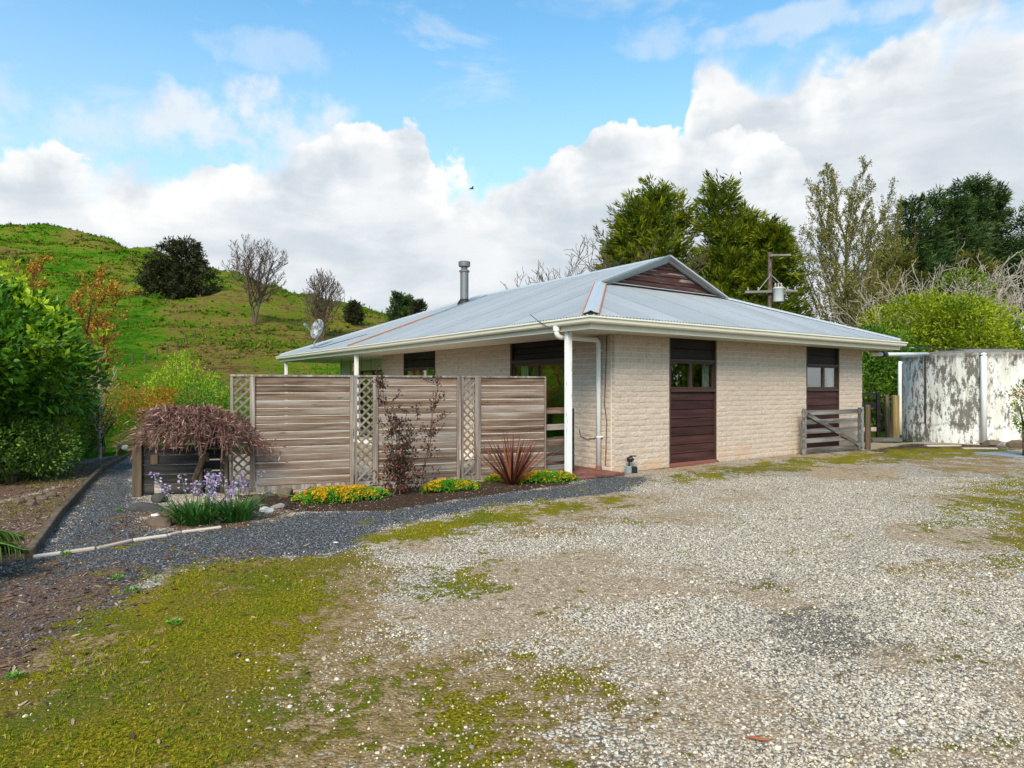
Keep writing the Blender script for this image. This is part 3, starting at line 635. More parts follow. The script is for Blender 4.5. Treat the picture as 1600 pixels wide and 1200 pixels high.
# rushes and rough tussocks over the hill
def tussock(mat, seed):
    r = random.Random(seed); m = MB()
    for i in range(14):
        a = r.uniform(0, 6.28); l = r.uniform(.5, 1.1); q = r.uniform(.15, .9); p = Vector((math.cos(a) * .35 * q, math.sin(a) * .35 * q, 0)); t = p + Vector((math.cos(a) * l * q, math.sin(a) * l * q, l * (1.1 - .6 * q))); s = Vector((-math.sin(a), math.cos(a), 0)) * .16
        m.poly([p - s, p + s, t], [(0, 1, 2)])
    return m.mesh('tussock', mat)
pebble('tussock_blend', [(0, (.06, .16, .006)), (.34, (.11, .19, .010)), (.58, (.17, .17, .028)), (.76, (.22, .17, .05)), (.90, (.07, .06, .02)), (.94, (.05, .16, .006))], 1.0, .0)
n_ = 110000; d_ = 45 + 255 * RNG.random(n_) ** .8; px_ = -150 + 900 * RNG.random(n_); x = (px_ - 800) / FOC * d_; y = d_; zt = terrain_h(x, y)
k = (zt > .5) & (RNG.random(n_) < np.clip(.25 + 3.5 * (fbm(x / 11, zt / 2.2 + y / 30, 4, 51) - .45), .04, 1)); x, y, zt = x[k], y[k], zt[k]
s = (.14 + .0016 * y) * np.exp(RNG.normal(0, .4, len(x)))
scatter('hill_grass', np.stack([x, y, zt - .03], -1), s, RNG.random((len(x), 3)) * [.3, .3, 6.28], source('tussock', [tussock('tussock_blend', i) for i in range(5)]), 'rough tussocks and rushes dotted over the green hill', 'grass')

# short grass standing in the moss and along the shrub bed
def sward(seed):
    r = random.Random(seed); m = MB()
    for i in range(9):
        a = r.uniform(0, 6.28); h = r.uniform(.6, 1.25); q = r.uniform(.1, .9); p = Vector((math.cos(a) * .3 * q, math.sin(a) * .3 * q, -.05)); t = p + Vector((math.cos(a) * h * q * .8, math.sin(a) * h * q * .8, h * (1 - .45 * q))); s = Vector((-math.sin(a), math.cos(a), 0)) * .09
        m.poly([p - s, p + s, t], [(0, 1, 2)])
    return m.mesh('grass_tuft', 'sward_blend')
pebble('sward_blend', [(0, (.11, .16, .008)), (.25, (.18, .20, .010)), (.5, (.25, .235, .014)), (.7, (.30, .25, .03)), (.85, (.13, .19, .012)), (.94, (.32, .25, .08))], .9, .0)
x, y = sample_ground(150000, 2.0, 12.5, 1.6, 1.15); z = zone_vals(x, y)
pr = np.clip((z['moss'] + HN(x, y, .7, 131) * 1.6 - .55) * 2, 0, 1) * np.clip(.35 - .22 * x, 0, 1) + .8 * np.clip(z['mulch'] - .4, 0, 1) * (x < -4.3) * np.clip(HN(x, y, .8, 132) * 8, 0, 1)
k = RNG.random(len(x)) < pr; x, y = x[k], y[k]; s = .016 * np.exp(RNG.normal(0, .35, len(x))) * (1 + .05 * np.clip(y - 4, 0, 9))
scatter('short_grass', np.stack([x, y, yard_z(x, y)], -1), s, RNG.random((len(x), 3)) * [.2, .2, 6.28], source('grass_tuft', [sward(i) for i in range(6)]), 'short yellow green grass growing through the moss at the left', 'grass')

# ------------------------------------------------------------------ house (local x along the right-hand facade, local y along the left-hand one)
CORNER = ground(960, 739.5); HROT = R(35.5)
house = empty('house', CORNER, HROT, 'low cream brick house with pale corrugated hip roof and brown panels', 'house')
WX, WY, WZ = 8.54, 15.35, 2.43             # wall extents and soffit height
XE0, XE1, YE0, YE1, ZE = -1.13, 9.17, -.63, 15.98, 2.645
PIT = .3766; XR = (XE0 + XE1) / 2; YG = 2.45   # roof pitch, ridge line, gable plane
OPEN_B = [(1.42, 2.82), (6.03, 7.47)]; OPEN_A = [(1.29, 3.14), (6.42, 8.24)]; A_END = 9.63
NC = 24; CH = WZ / NC
rb = random.Random(3)
# mortar backing of the walls
def spans(ops, a, b):
    out = []; p = a
    for o0, o1 in ops: out.append((p, o0)); p = o1
    out.append((p, b)); return out
walls = {}
for i, (a, b) in enumerate(spans(OPEN_B, .006, WX)): m = MB(); m.box(((a + b) / 2, .006 + .06, WZ / 2), (b - a, .12, WZ)); walls['B', i] = m.build('wall', 'mortar', house)
for i, (a, b) in enumerate(spans(OPEN_A, .13, A_END)): m = MB(); m.box((.006 + .06, (a + b) / 2, WZ / 2), (.12, b - a, WZ)); walls['A', i] = m.build('wall', 'mortar', house)
m = MB()   # remaining walls: porch recess, far end, back
m.box((.52, A_END - .06, WZ / 2), (.78, .12, WZ))
m.box((.96, (A_END + 11.35) / 2, WZ / 2), (.12, 11.35 - A_END, WZ)); m.box((.96, (13.45 + WY) / 2, WZ / 2), (.12, WY - 13.45, WZ)); m.box((.96, 12.4, 2.25), (.12, 2.1, .36))
m.box((WX / 2 + .5, WY - .06, WZ / 2), (WX - 1.05, .12, WZ)); m.box((WX - .06, WY / 2 + .06, WZ / 2), (.12, WY - .3, WZ))
m.build('rear_wall', 'soffit_paint', house)
m = MB(); m.box((WX / 2 + .1, WY / 2, .02), (WX - .5, WY - .6, .04)); m.box((4.2, 4.4, 1.2), (.1, 7.5, 2.4)); m.box((2.6, 3.6, 1.2), (3.0, .1, 2.4)); m.box((2.6, 6.0, 1.2), (3.0, .1, 2.4))
m.build('interior', 'interior', house)
# bricks
def brick_mesh(seed):
    r = random.Random(seed); nxx, nzz = 6, 3; L, H, D = .39, CH - .012, .075; P = []
    for j in range(nzz + 1):
        for i in range(nxx + 1):
            e = (i in (0, nxx)) or (j in (0, nzz))
            P.append(((i / nxx - .5) * L + (0 if e else r.uniform(-.015, .015)), (-.002 if e else -.003 - abs(r.gauss(0, .0034))), (j / nzz - .5) * H + (0 if e else r.uniform(-.006, .006))))
    F = [(j * (nxx + 1) + i, j * (nxx + 1) + i + 1, (j + 1) * (nxx + 1) + i + 1, (j + 1) * (nxx + 1) + i) for j in range(nzz) for i in range(nxx)]
    b = len(P); P += [(-L / 2, D, -H / 2), (L / 2, D, -H / 2), (L / 2, D, H / 2), (-L / 2, D, H / 2)]
    bot = list(range(nxx + 1)); top = [nzz * (nxx + 1) + i for i in range(nxx + 1)]; lf = [j * (nxx + 1) for j in range(nzz + 1)]; rt = [j * (nxx + 1) + nxx for j in range(nzz + 1)]
    F += [tuple(bot[::-1] + [b, b + 1]), tuple(top + [b + 2, b + 3]), tuple(lf + [b + 3, b]), tuple(rt[::-1] + [b + 1, b + 2])]
    return P, F
BR = [brick_mesh(i) for i in range(8)]; BRM = []
for P, F in BR:
    q = MB(); q.poly(P, F); BRM.append(q.mesh('brick', 'brick'))
items = []          # (matrix, mesh index)
def lay(face, wi, a0, a1):
    for i in range(NC):
        p = a0 - ((.2 if i % 2 else 0) + (a0 * 1.7) % .11); zc = (i + .5) * CH
        cuts = [a0]
        while p < a1 - .07:
            p += .4
            if a0 + .07 < p < a1 - .07: cuts.append(p)
        cuts.append(a1)
        for c0, c1 in zip(cuts[:-1], cuts[1:]):
            L = c1 - c0 - .011; c = (c0 + c1) / 2; jit = rb.uniform(-.0025, .0025)
            S = Matrix.Diagonal((L / .39, 1, 1, 1))
            M = Matrix.Translation((c, jit, zc)) @ S if face == 'B' else Matrix.Translation((jit, c, zc)) @ Matrix.Rotation(-math.pi / 2, 4, 'Z') @ S
            items.append((M, rb.randrange(8), walls[face, wi]))
for i, (a, b) in enumerate(spans(OPEN_B, 0, WX)): lay('B', i, a, b)
for i, (a, b) in enumerate(spans(OPEN_A, .085, A_END)): lay('A', i, a, b)
HM = Matrix.Translation(CORNER) @ Matrix.Rotation(HROT, 4, 'Z')
def hidden(M):       # low bricks of the left facade stand behind the timber screen
    p = M.translation; return 1 if (p.x < .05 and p.y > 3 and p.z < 1.75) else 0
items.sort(key=lambda t: (hidden(t[0]), ((HM @ t[0]).translation - Vector((0, 0, EYE))).length))
for M, k, wl in items[:300]:
    o = link(bpy.data.objects.new('brick', BRM[k]), wl); o.matrix_local = M
rest = MB()
for M, k, wl in items[300:]: rest.poly([M @ Vector(p) for p in BR[k][0]], BR[k][1])
tag(rest.build('brickwork', 'brick', house), kind='stuff')

# openings
def boards(parent, face, a0, a1, z0, z1, n, mat, depth=.05, name='weatherboard'):
    h = (z1 - z0) / n; L = a1 - a0 - .10
    q = MB(); q.poly([(-L / 2, -.004, -h / 2 + .006), (L / 2, -.004, -h / 2 + .006), (L / 2, .010, h / 2 - .004), (-L / 2, .010, h / 2 - .004), (-L / 2, .03, -h / 2 + .006), (L / 2, .03, -h / 2 + .006), (L / 2, .03, h / 2 + .004), (-L / 2, .03, h / 2 + .004)],
                     [(0, 1, 2, 3), (0, 4, 5, 1), (3, 2, 6, 7), (0, 3, 7, 4), (1, 5, 6, 2)])
    me = q.mesh(name, mat)
    for i in range(n):
        z = z0 + (i + .5) * h; c = (a0 + a1) / 2
        if face == 'B': inst(name, me, parent, (c, depth, z))
        else: inst(name, me, parent, (depth, c, z), (0, 0, -math.pi / 2))
def place(face, m_):   # build in facade space (u along the facade, v inward, z)
    if face == 'A': m_.v = [(v, -u, z) if False else (v, u, z) for u, v, z in m_.v]; m_.f = [f[::-1] for f in m_.f]
    return m_
def panel(face, a0, a1, z_sill, z_head, mull, sash_open=False, nb=8, cur=None):
    q = MB(); t = .05                     # the frame round the whole panel
    for a in (a0 + t / 2, a1 - t / 2): q.box((a, .06, WZ / 2 - .002), (t - .004, .11, WZ - .01))
    q.box(((a0 + a1) / 2, .05, z_sill - .03), (a1 - a0 - .1, .12, .055)); q.box(((a0 + a1) / 2, .05, z_head + .022), (a1 - a0 - .1, .10, .045))
    fr = place(face, q).build('window', 'window_brown', house)
    q = MB(); w0, w1 = a0 + t, a1 - t; sm = [w0] + mull + [w1]
    for s0, s1 in zip(sm[:-1], sm[1:]):
        for a in (s0 + .018, s1 - .018): q.box((a, .055, (z_sill + z_head) / 2), (.036, .05, z_head - z_sill - .004))
        for z in (z_sill + .018, z_head - .018): q.box(((s0 + s1) / 2, .054, z), (s1 - s0 - .074, .048, .034))
    place(face, q).build('window_frame', 'window_brown', fr)
    for s0, s1 in zip(sm[:-1], sm[1:]):
        q = MB(); q.box(((s0 + s1) / 2, .06, (z_sill + z_head) / 2), (s1 - s0 - .06, .006, z_head - z_sill - .05)); place(face, q).build('pane', 'glass', fr)
    if cur:
        q = MB()
        for k in range(9):
            a = cur[0] + (cur[1] - cur[0]) * (k + .5) / 9; q.box((a, .14 + .018 * (k % 2), (z_sill + z_head) / 2), ((cur[1] - cur[0]) / 9 + .004, .02, z_head - z_sill))
        place(face, q).build('curtain', 'curtain', fr)
    boards(fr, face, a0, a1, z_head + .05, WZ - .005, 2, 'eave_shaded_board', .045)
    if nb:
        boards(fr, face, a0, a1, .075, z_sill - .06, nb, 'brown_board', .03)
        q = MB(); q.poly([(a0, -.05, .002), (a1, -.05, .002), (a1, -.05, .045), (a0, -.05, .045), (a0, .06, .078), (a1, .06, .078), (a0, .06, .002), (a1, .06, .002)], [(0, 1, 2, 3), (3, 2, 5, 4), (0, 3, 4, 6), (1, 7, 5, 2)])
        place(face, q).build('sill', 'terracotta', fr)
    return fr
panel('B', *OPEN_B[0], 1.47, 1.99, [2.07], cur=(2.55, 2.74))
panel('B', *OPEN_B[1], 1.47, 1.99, [6.82], cur=(7.16, 7.38))
panel('A', *OPEN_A[1], 1.15, 1.98, [7.35], nb=6, cur=(7.9, 8.15))
# sliding glass door on the left facade
a0, a1 = OPEN_A[0]; q = MB(); t = .055
for a in (a0 + t / 2, a1 - t / 2): q.box((a, .06, WZ / 2), (t - .004, .12, WZ - .01))
q.box(((a0 + a1) / 2, .05, 2.03), (a1 - a0 - .11, .12, .06)); q.box(((a0 + a1) / 2, .05, .03), (a1 - a0 - .11, .12, .05))
door = place('A', q).build('door', 'window_brown', house)
for s0, s1 in ((a0 + t, 2.26), (2.26, a1 - t)):
    q = MB()
    for a in (s0 + .03, s1 - .03): q.box((a, .055, 1.03), (.06, .045, 1.93))
    for z in (.09, 1.97): q.box(((s0 + s1) / 2, .054, z), (s1 - s0 - .124, .043, .06))
    place('A', q).build('door_frame', 'window_brown', door)
    q = MB(); q.box(((s0 + s1) / 2, .06, 1.03), (s1 - s0 - .1, .006, 1.85)); place('A', q).build('pane', 'glass', door)
q = MB(); [q.box((2.72 + k * .035, .16 + .02 * (k % 2), 1.02), (.036, .02, 1.9)) for k in range(7)]; place('A', q).build('curtain', 'curtain', door)
boards(door, 'A', a0, a1, 2.07, WZ - .005, 3, 'eave_shaded_board', .045)
# porch glass door in the recess
q = MB()
for a in (11.38, 12.4, 13.42): q.box((.95, a, 1.05), (.10, .06, 2.06))
q.box((.95, 12.4, 2.05), (.09, 1.98, .06))
pd = q.build('door', 'window_brown', house)
for s0, s1 in ((11.41, 12.37), (12.43, 13.39)):
    q = MB(); q.box((.95, (s0 + s1) / 2, 1.03), (.006, s1 - s0, 1.96)); q.build('pane', 'glass', pd)

# roof: corrugated sheets, one object for each sheet, grouped under the roof underlay
def zA(x): return ZE + PIT * (x - XE0)
roof_m = MB()
def rv(x, y, z): return (x, y, z - .06)
e = .02
pA = [(XE0 + e, YE0 + e), (XE0 + e, YE1 - e)]; apexF = (XR, YE1 - (XR - XE0)); gL = (XE0 + (YG - YE0), YG); gR = (XE1 - (YG - YE0), YG)
zg = ZE + PIT * (YG - YE0); zr = ZE + PIT * (XR - XE0)
roof_m.poly([rv(XE0, YE0, ZE), rv(XE0, YE1, ZE), rv(XR, apexF[1], zr), rv(XR, YG, zr), rv(gL[0], YG, zg)], [(0, 4, 3, 2, 1)])
roof_m.poly([rv(XE1, YE0, ZE), rv(XE1, YE1, ZE), rv(XR, apexF[1], zr), rv(XR, YG, zr), rv(gR[0], YG, zg)], [(1, 2, 3, 4, 0)])
roof_m.poly([rv(XE0, YE0, ZE), rv(XE1, YE0, ZE), rv(gR[0], YG, zg), rv(gL[0], YG, zg)], [(0, 1, 2, 3)])
roof_m.poly([rv(XE0, YE1, ZE), rv(XE1, YE1, ZE), rv(XR, apexF[1], zr)], [(0, 2, 1)])
roof_m.poly([rv(gL[0], YG, zg), rv(gR[0], YG, zg), rv(XR, YG, zr)], [(0, 1, 2)])
roof = roof_m.build('roof', 'black_trim', house)
PITCH = .0765; AMP = .012
def sheets(width, umax, to_xyz, mat='roof_steel', over=.035, seg=6):
    """sheets laid side by side along w; each runs up the slope from the eave to umax(w)"""
    nsh = int(math.ceil(width / (PITCH * 10)))
    for sidx in range(nsh):
        w0, w1 = sidx * PITCH * 10, min((sidx + 1) * PITCH * 10 + PITCH * .5, width)
        if w1 - w0 < .03: continue
        nc = max(2, int(round((w1 - w0) / PITCH * seg))); lift = .0025 * (sidx % 2)
        W = [w0 + (w1 - w0) * i / nc for i in range(nc + 1)]; V = []
        for ww in W:
            h = AMP * math.cos(2 * math.pi * ww / PITCH) + lift; um = max(umax(ww), .01)
            V += [to_xyz(ww, -over, h), to_xyz(ww, um, h)]
        F = [(2 * i, 2 * i + 1, 2 * i + 3, 2 * i + 2) for i in range(nc)]
        q = MB(); q.poly(V, F); q.build('roof_sheet', mat, roof, smooth=True)
cosP = 1 / math.sqrt(1 + PIT * PIT)
def umaxA(ww):
    y = YE0 + ww
    lim = (y - YE0) if y < YG - .12 else XR - XE0
    return min(lim, YE1 - y, XR - XE0)
sheets(YE1 - YE0, umaxA, lambda ww, u, h: (XE0 + u - h * PIT * cosP, YE0 + ww, ZE + PIT * u + h * cosP))
sheets(XE1 - XE0, lambda ww: min(ww, XE1 - XE0 - ww, YG - YE0), lambda ww, u, h: (XE0 + ww, YE0 + u - h * PIT * cosP, ZE + PIT * u + h * cosP))
sheets(XE1 - XE0, lambda ww: min(ww, XE1 - XE0 - ww), lambda ww, u, h: (XE0 + ww, YE1 - u + h * PIT * cosP, ZE + PIT * u + h * cosP), seg=4)
sheets(YE1 - YE0, umaxA, lambda ww, u, h: (XE1 - u + h * PIT * cosP, YE0 + ww, ZE + PIT * u + h * cosP), seg=4)
# hip and ridge cappings
def cap(p, q_, nA, nB, wd, mat, lift=.026, name='hip_cap', rust=False, wd2=None):
    """folded strip along p-q lying on the two planes with in-plane side directions nA and nB"""
    p, q_ = Vector(p), Vector(q_); up = Vector((0, 0, lift)); q = MB(); wd2 = wd2 or wd
    L = [p + nA * wd + up * .55, p + up * 1.5, p + nB * wd + up * .55, q_ + nA * wd2 + up * .55, q_ + up * 1.5, q_ + nB * wd2 + up * .55]
    q.poly(L, [(0, 1, 4, 3), (1, 2, 5, 4)]); L2 = [v - up * .5 for v in (L[0], L[3], L[2], L[5])]
    q.poly([L[0], L[3], L2[0], L2[1]], [(0, 1, 3, 2)]); q.poly([L[2], L[5], L2[2], L2[3]], [(0, 2, 3, 1)])
    o = q.build(name, mat, roof)
    if rust:
        for s, d in ((L[0], L[3]), (L[2], L[5])):
            q = MB(); q.bar(s - up * .1, d - up * .1, .022, .022); q.build('rusty_edge', 'rust', roof)
    return o
hipdir = Vector((1, 1, PIT)).normalized()
nA = Vector((0, 1, 0)); nB = Vector((1, 0, 0))
nA = (nA - hipdir * nA.dot(hipdir)); nA.z = 0; nA = Vector((-.05, 1, -.02)).normalized(); nB = Vector((1, -.05, -.02)).normalized()
cap((XE0 - .02, YE0 - .02, ZE + .01), (gL[0] - .02, YG - .04, zg + .02), nA, nB, .175, 'flashing', rust=True)
cap((XE1 + .02, YE0 - .02, ZE + .01), (gR[0] + .02, YG - .04, zg + .02), nA, Vector((-1, -.05, -.02)).normalized(), .12, 'flashing')
sA = Vector((-1, 0, -PIT)).normalized(); sB = Vector((1, 0, -PIT)).normalized()
cap((XR, YG - .22, zr + .01), (XR, apexF[1], zr + .01), sA, sB, .17, 'flashing', name='ridge_cap')
cap((XE0, YE1, ZE + .01), (XR, apexF[1], zr + .01), Vector((0, -1, 0)), Vector((1, 0, 0)), .13, 'flashing')
q = MB(); p = Vector((XE0 - .03, YE0 - .03, ZE + .012)); q.poly([p + nA * .15, p + Vector((0, 0, .045)), p + nB * .15, p + nA * .15 - Vector((.01, .01, .02)), p + nB * .15 - Vector((.01, .01, .02))], [(0, 1, 2), (0, 2, 4, 3)]); q.build('hip_dark_opening', 'black_trim', roof)  # black sheet painted in for the dark opening under the hip cap
# rusty lap and flue flashing running up the left slope
q = MB(); q.bar((XE0 + .02, 9.42, zA(XE0 + .02) + .03), (XE0 + 2.75, 9.60, zA(XE0 + 2.75) + .03), .20, .016, (0, 0, 1)); q.build('rusty_flashing', 'rust', roof)
q = MB(); q.bar((XE0 + 2.77, 9.60, zA(XE0 + 2.77) + .03), (XR - .2, 9.9, zA(XR - .2) + .03), .14, .016, (0, 0, 1)); q.build('lap_flashing', 'galvanised', roof)
# gable end: weatherboards and barge flashings
NB_ = 4; gh = zr - zg - .10
for i in range(NB_):
    z0, z1 = zg + .01 + gh * i / NB_, zg + .01 + gh * (i + 1) / NB_ - .006
    def xw(z): return max((zr - .07 - z) / PIT, .01)
    q = MB(); q.poly([(XR - xw(z0), YG - .035, z0), (XR + xw(z0), YG - .035, z0), (XR + xw(z1), YG - .018, z1), (XR - xw(z1), YG - .018, z1), (XR - xw(z0), YG, z0), (XR + xw(z0), YG, z0)], [(0, 1, 2, 3), (0, 4, 5, 1)])
    q.build('gable_board', 'gable_board', roof)
q = MB(); s0 = Vector((gL[0] - .12, YG - .22, zg - .02)); s1 = Vector((XR, YG - .22, zr + .03))
q.poly([s0, s1, s1 + Vector((0, .10, -.16)), s0 + Vector((.35, .14, -.0))], [(0, 1, 2, 3), (3, 2, 1, 0)]); q.bar(s0 + Vector((0, .02, .02)), s1 + Vector((0, .02, .02)), .05, .03)
q.build('barge_flashing', 'flashing_green', roof)
q = MB(); s0 = Vector((gR[0] + .12, YG - .22, zg - .02)); q.bar(s0 + Vector((0, .06, .0)), s1 + Vector((0, .06, .0)), .16, .035); q.build('barge_flashing', 'flashing', roof)
q = MB(); q.bar((gL[0] - .1, YG - .06, zg + .03), (gR[0] + .1, YG - .06, zg + .03), .10, .012); q.build('apron_flashing', 'flashing', roof)

# gutter, fascia and soffit round the eaves
def ring(prof, name, mat, parent, corners=((XE0, YE1, -1, 1), (XE0, YE0, -1, -1), (XE1, YE0, 1, -1), (XE1, YE1, 1, 1)), closed=True):
    q = MB(); V = []; n = len(prof)
    for (x, y, sx, sy) in corners: V += [(x + sx * o, y + sy * o, z) for o, z in prof]
    F = []; k = len(corners)
    for c in range(k):
        for i in range(n - 1): F.append((c * n + i, ((c + 1) % k) * n + i, ((c + 1) % k) * n + i + 1, c * n + i + 1))
    q.poly(V, F); return q.build(name, mat, parent)
ring([(-.02, ZE - .045), (.005, ZE - .035), (.10, ZE - .03), (.118, ZE - .038), (.118, ZE - .058), (.098, ZE - .075), (.092, ZE - .115), (.075, ZE - .138), (.0, ZE - .145)], 'gutter', 'cream_paint', roof)
ring([(-.012, ZE - .05), (-.012, WZ - .012), (-.035, WZ - .012), (-.035, WZ + .02)], 'fascia', 'cream_paint', roof)
q = MB()
q.poly([(XE0 + .03, YE0 + .03, WZ), (XE1 - .03, YE0 + .03, WZ), (XE1 - .03, YE1 - .03, WZ), (XE0 + .03, YE1 - .03, WZ), (.06, .06, WZ), (WX, .06, WZ), (WX, WY, WZ), (1.0, WY, WZ), (1.0, A_END, WZ), (.06, A_END, WZ)],
       [(0, 1, 5, 4), (1, 2, 6, 5), (2, 3, 7, 6), (3, 8, 7), (3, 9, 8), (3, 0, 4, 9)])
q.build('soffit', 'soffit_paint', roof)
# verandah beam, posts
for y_, nm in ((.06, 'verandah_post'), (9.12, 'verandah_post'), (15.6, 'verandah_post')):
    q = MB(); q.box((0, 0, WZ / 2), (.095, .095, WZ - .01), None, .006); q.build(nm, 'peeling_white', house, loc=(-1.0, y_, 0))
# downpipe and swept elbow
def arc(c, r, a0, a1, ax, ay, n=7):
    c = Vector(c); ax = Vector(ax); ay = Vector(ay)
    return [c + ax * (r * math.cos(a0 + (a1 - a0) * i / (n - 1))) + ay * (r * math.sin(a0 + (a1 - a0) * i / (n - 1))) for i in range(n)]
q = MB(); A = Vector((-1.17, .16, 2.335)); B = Vector((-.065, .33, 2.335)); h = (B - A).normalized(); Zv = Vector((0, 0, 1))
pts = arc(A + Zv * .09 + h * .09, .09, math.pi, 1.5 * math.pi, h, Zv) + arc(B - Zv * .09 - h * .09, .09, math.pi / 2, 0, h, Zv)
pts = [pts[0] + Zv * .10] + pts + [Vector((B.x, B.y, .09))]
q.tube(pts, .043, 14); dp = q.build('downpipe', 'white_plastic', house, smooth=True)
q = MB(); q.tube([(A.x, A.y, 2.50), (A.x, A.y, 2.43)], [.065, .055], 14); q.build('pipe_collar', 'white_plastic', dp)
for z in (2.15, .62):
    q = MB(); q.lathe([(.047, -.012), (.047, .012)], (B.x, B.y, z), 14); q.box((B.x + .03, B.y, z), (.05, .12, .02)); q.build('pipe_clip', 'white_plastic', dp)
q = MB(); q.tube([(B.x, B.y, .10), (B.x - .01, B.y - .01, .02)], [.05, .06], 10); q.build('drain_boot', 'terracotta', dp)
q = MB(); q.tube([(-.02, .17, 2.40), (-.02, .20, 1.7), (-.025, .22, 1.2), (-.02, .17, .9), (-.02, .2, .12)], .007, 5); q.tube([(-.02, .9, .72), (-.02, .86, .60), (-.02, .7, .55), (-.02, .5, .58), (-.02, .36, .62)], .006, 5)
q.build('cable', 'wire', house)
q = MB(); q.tube([(XE0 - .14, .75, 2.75), (XE0 - .13, .55, 2.63), (XE0 - .1, .3, 2.50)], .006, 5); q.build('aerial_wire', 'wire', house)
# flue
fx, fy = XE0 + 4.19, YE0 + 10.66; fz = zA(fx)
q = MB(); q.lathe([(.135, -.1), (.135, 1.02)], (0, 0, 0), 20); flue = q.build('flue', 'flue_steel', house, True, loc=(fx, fy, fz))
q = MB(); q.lathe([(.137, 1.0), (.17, 1.03), (.17, 1.06), (.10, 1.11), (.10, 1.16), (.185, 1.20), (.195, 1.34), (.17, 1.36), (.0, 1.37)], (0, 0, 0), 20); q.build('cowl', 'flue_steel', flue)
q = MB(); q.lathe([(.24, -.09), (.22, .02), (.137, .14)], (0, 0, 0), 16); q.build('flue_base', 'black_trim', flue)
# satellite dish
sx, sy = XE0 + .42, YE0 + 14.1; sz = zA(sx)
dish = empty('satellite_dish', HM @ Vector((sx, sy, sz)), HROT, 'mottled grey satellite dish on a bent pole at the far end of the roof', 'satellite dish')
q = MB(); q.tube([(0, 0, -.02), (.0, 0, .18), (.13, -.12, .42), (.13, -.12, .52)], .026, 8); q.box((0, 0, .015), (.22, .16, .03)); q.build('mount', 'galvanised', dish)
q = MB(); prof = [(0.0, 0.0), (.12, .012), (.22, .045), (.30, .085), (.325, .10), (.325, .085), (.22, .03), (.0, -.012)]
q.lathe(prof, (0, 0, 0), 28); face = Vector((-.88, -.38, .26)).normalized()
dd = q.build('reflector', 'dish_mesh', dish, True, loc=(.13, -.10, .62)); dd.rotation_euler = face.to_track_quat('Z', 'Y').to_euler(); dd.scale = (.88, 1.05, 1)
q = MB(); c = Vector((.13, -.10, .62)); lo = c + Vector((-.05, -.02, -.30)); hd = c + face * .52 + Vector((-.08, .05, .0))
q.tube([lo, hd], .016, 6); q.tube([hd, hd - face * .12], [.045, .035], 10); q.build('feed_arm', 'galvanised', dish)
q = MB(); q.tube([(0, 0, .02), (-.1, -1.0, .02 - .1 * PIT), (.9, -2.3, .02 + .9 * PIT)], .014, 5); q.build('cable', 'wire', dish)
# porch timbers and hanging ornament
drier = empty('clothes_airer', HM @ Vector((-.1, 11.0, 1.62)), HROT, 'timber clothes airer hung under the porch ceiling', 'clothes airer')
q = MB(); q.bar((-.3, -.9, .1), (-.3, .9, .1), .04, .03); q.bar((0, -.9, .15), (0, .9, .15), .04, .03); q.bar((-.35, .8, .12), (.2, .8, .12), .04, .03); q.bar((-.35, -.8, .12), (.2, -.8, .12), .04, .03); q.build('rails', 'pale_timber', drier)
q = MB(); [q.tube([(x_, y_, .12), (x_, y_, .80)], .006, 5) for x_ in (-.3, 0) for y_ in (-.8, .8)]; q.build('cord', 'wire', drier)
orn = empty('hanging_ornament', HM @ Vector((-.86, 9.5, 2.0)), 0, 'rust coloured ornament hanging beside the middle verandah post', 'ornament')
q = MB(); q.lathe([(.0, -.14), (.06, -.12), (.10, -.02), (.08, .08), (.11, .14), (.05, .2), (0, .22)], (0, 0, 0), 12); q.build('figure', 'rope_orange', orn)
q = MB(); q.tube([(0, 0, .2), (0, 0, .42)], .006, 5); q.build('cord', 'wire', orn)
pl = empty('leaning_timber', HM @ Vector((-.3, 14.2, 1.55)), HROT, 'dark plank slung under the far porch roof', 'plank')
q = MB(); q.bar((0, -1.0, .0), (.1, .8, .28), .06, .11); q.build('plank', 'sleeper_wood', pl); q = MB(); [q.tube([(.05, y_, .15), (.05, y_, .87)], .006, 5) for y_ in (-.7, .5)]; q.build('cord', 'wire', pl)

# verandah paving of red brick, each paver its own piece
pav = empty('verandah_paving', CORNER, HROT); tag(pav, 'red brick paving under the verandah', 'paving', kind='structure')
q = MB(); q.box((-.58, 4.7, .008), (1.12, 9.9, .016)); q.build('bed', 'mortar', pav)
q = MB(); q.box((0, 0, 0), (.222, .106, .04), None, .006); pm = q.mesh('paver', 'terracotta')
for i in range(5):
    for j in range(30): inst('paver', pm, pav, (-1.03 + i * .228 + rb.uniform(-.003, .003), -.21 + j * .112, .018 + rb.uniform(-.003, .003)))

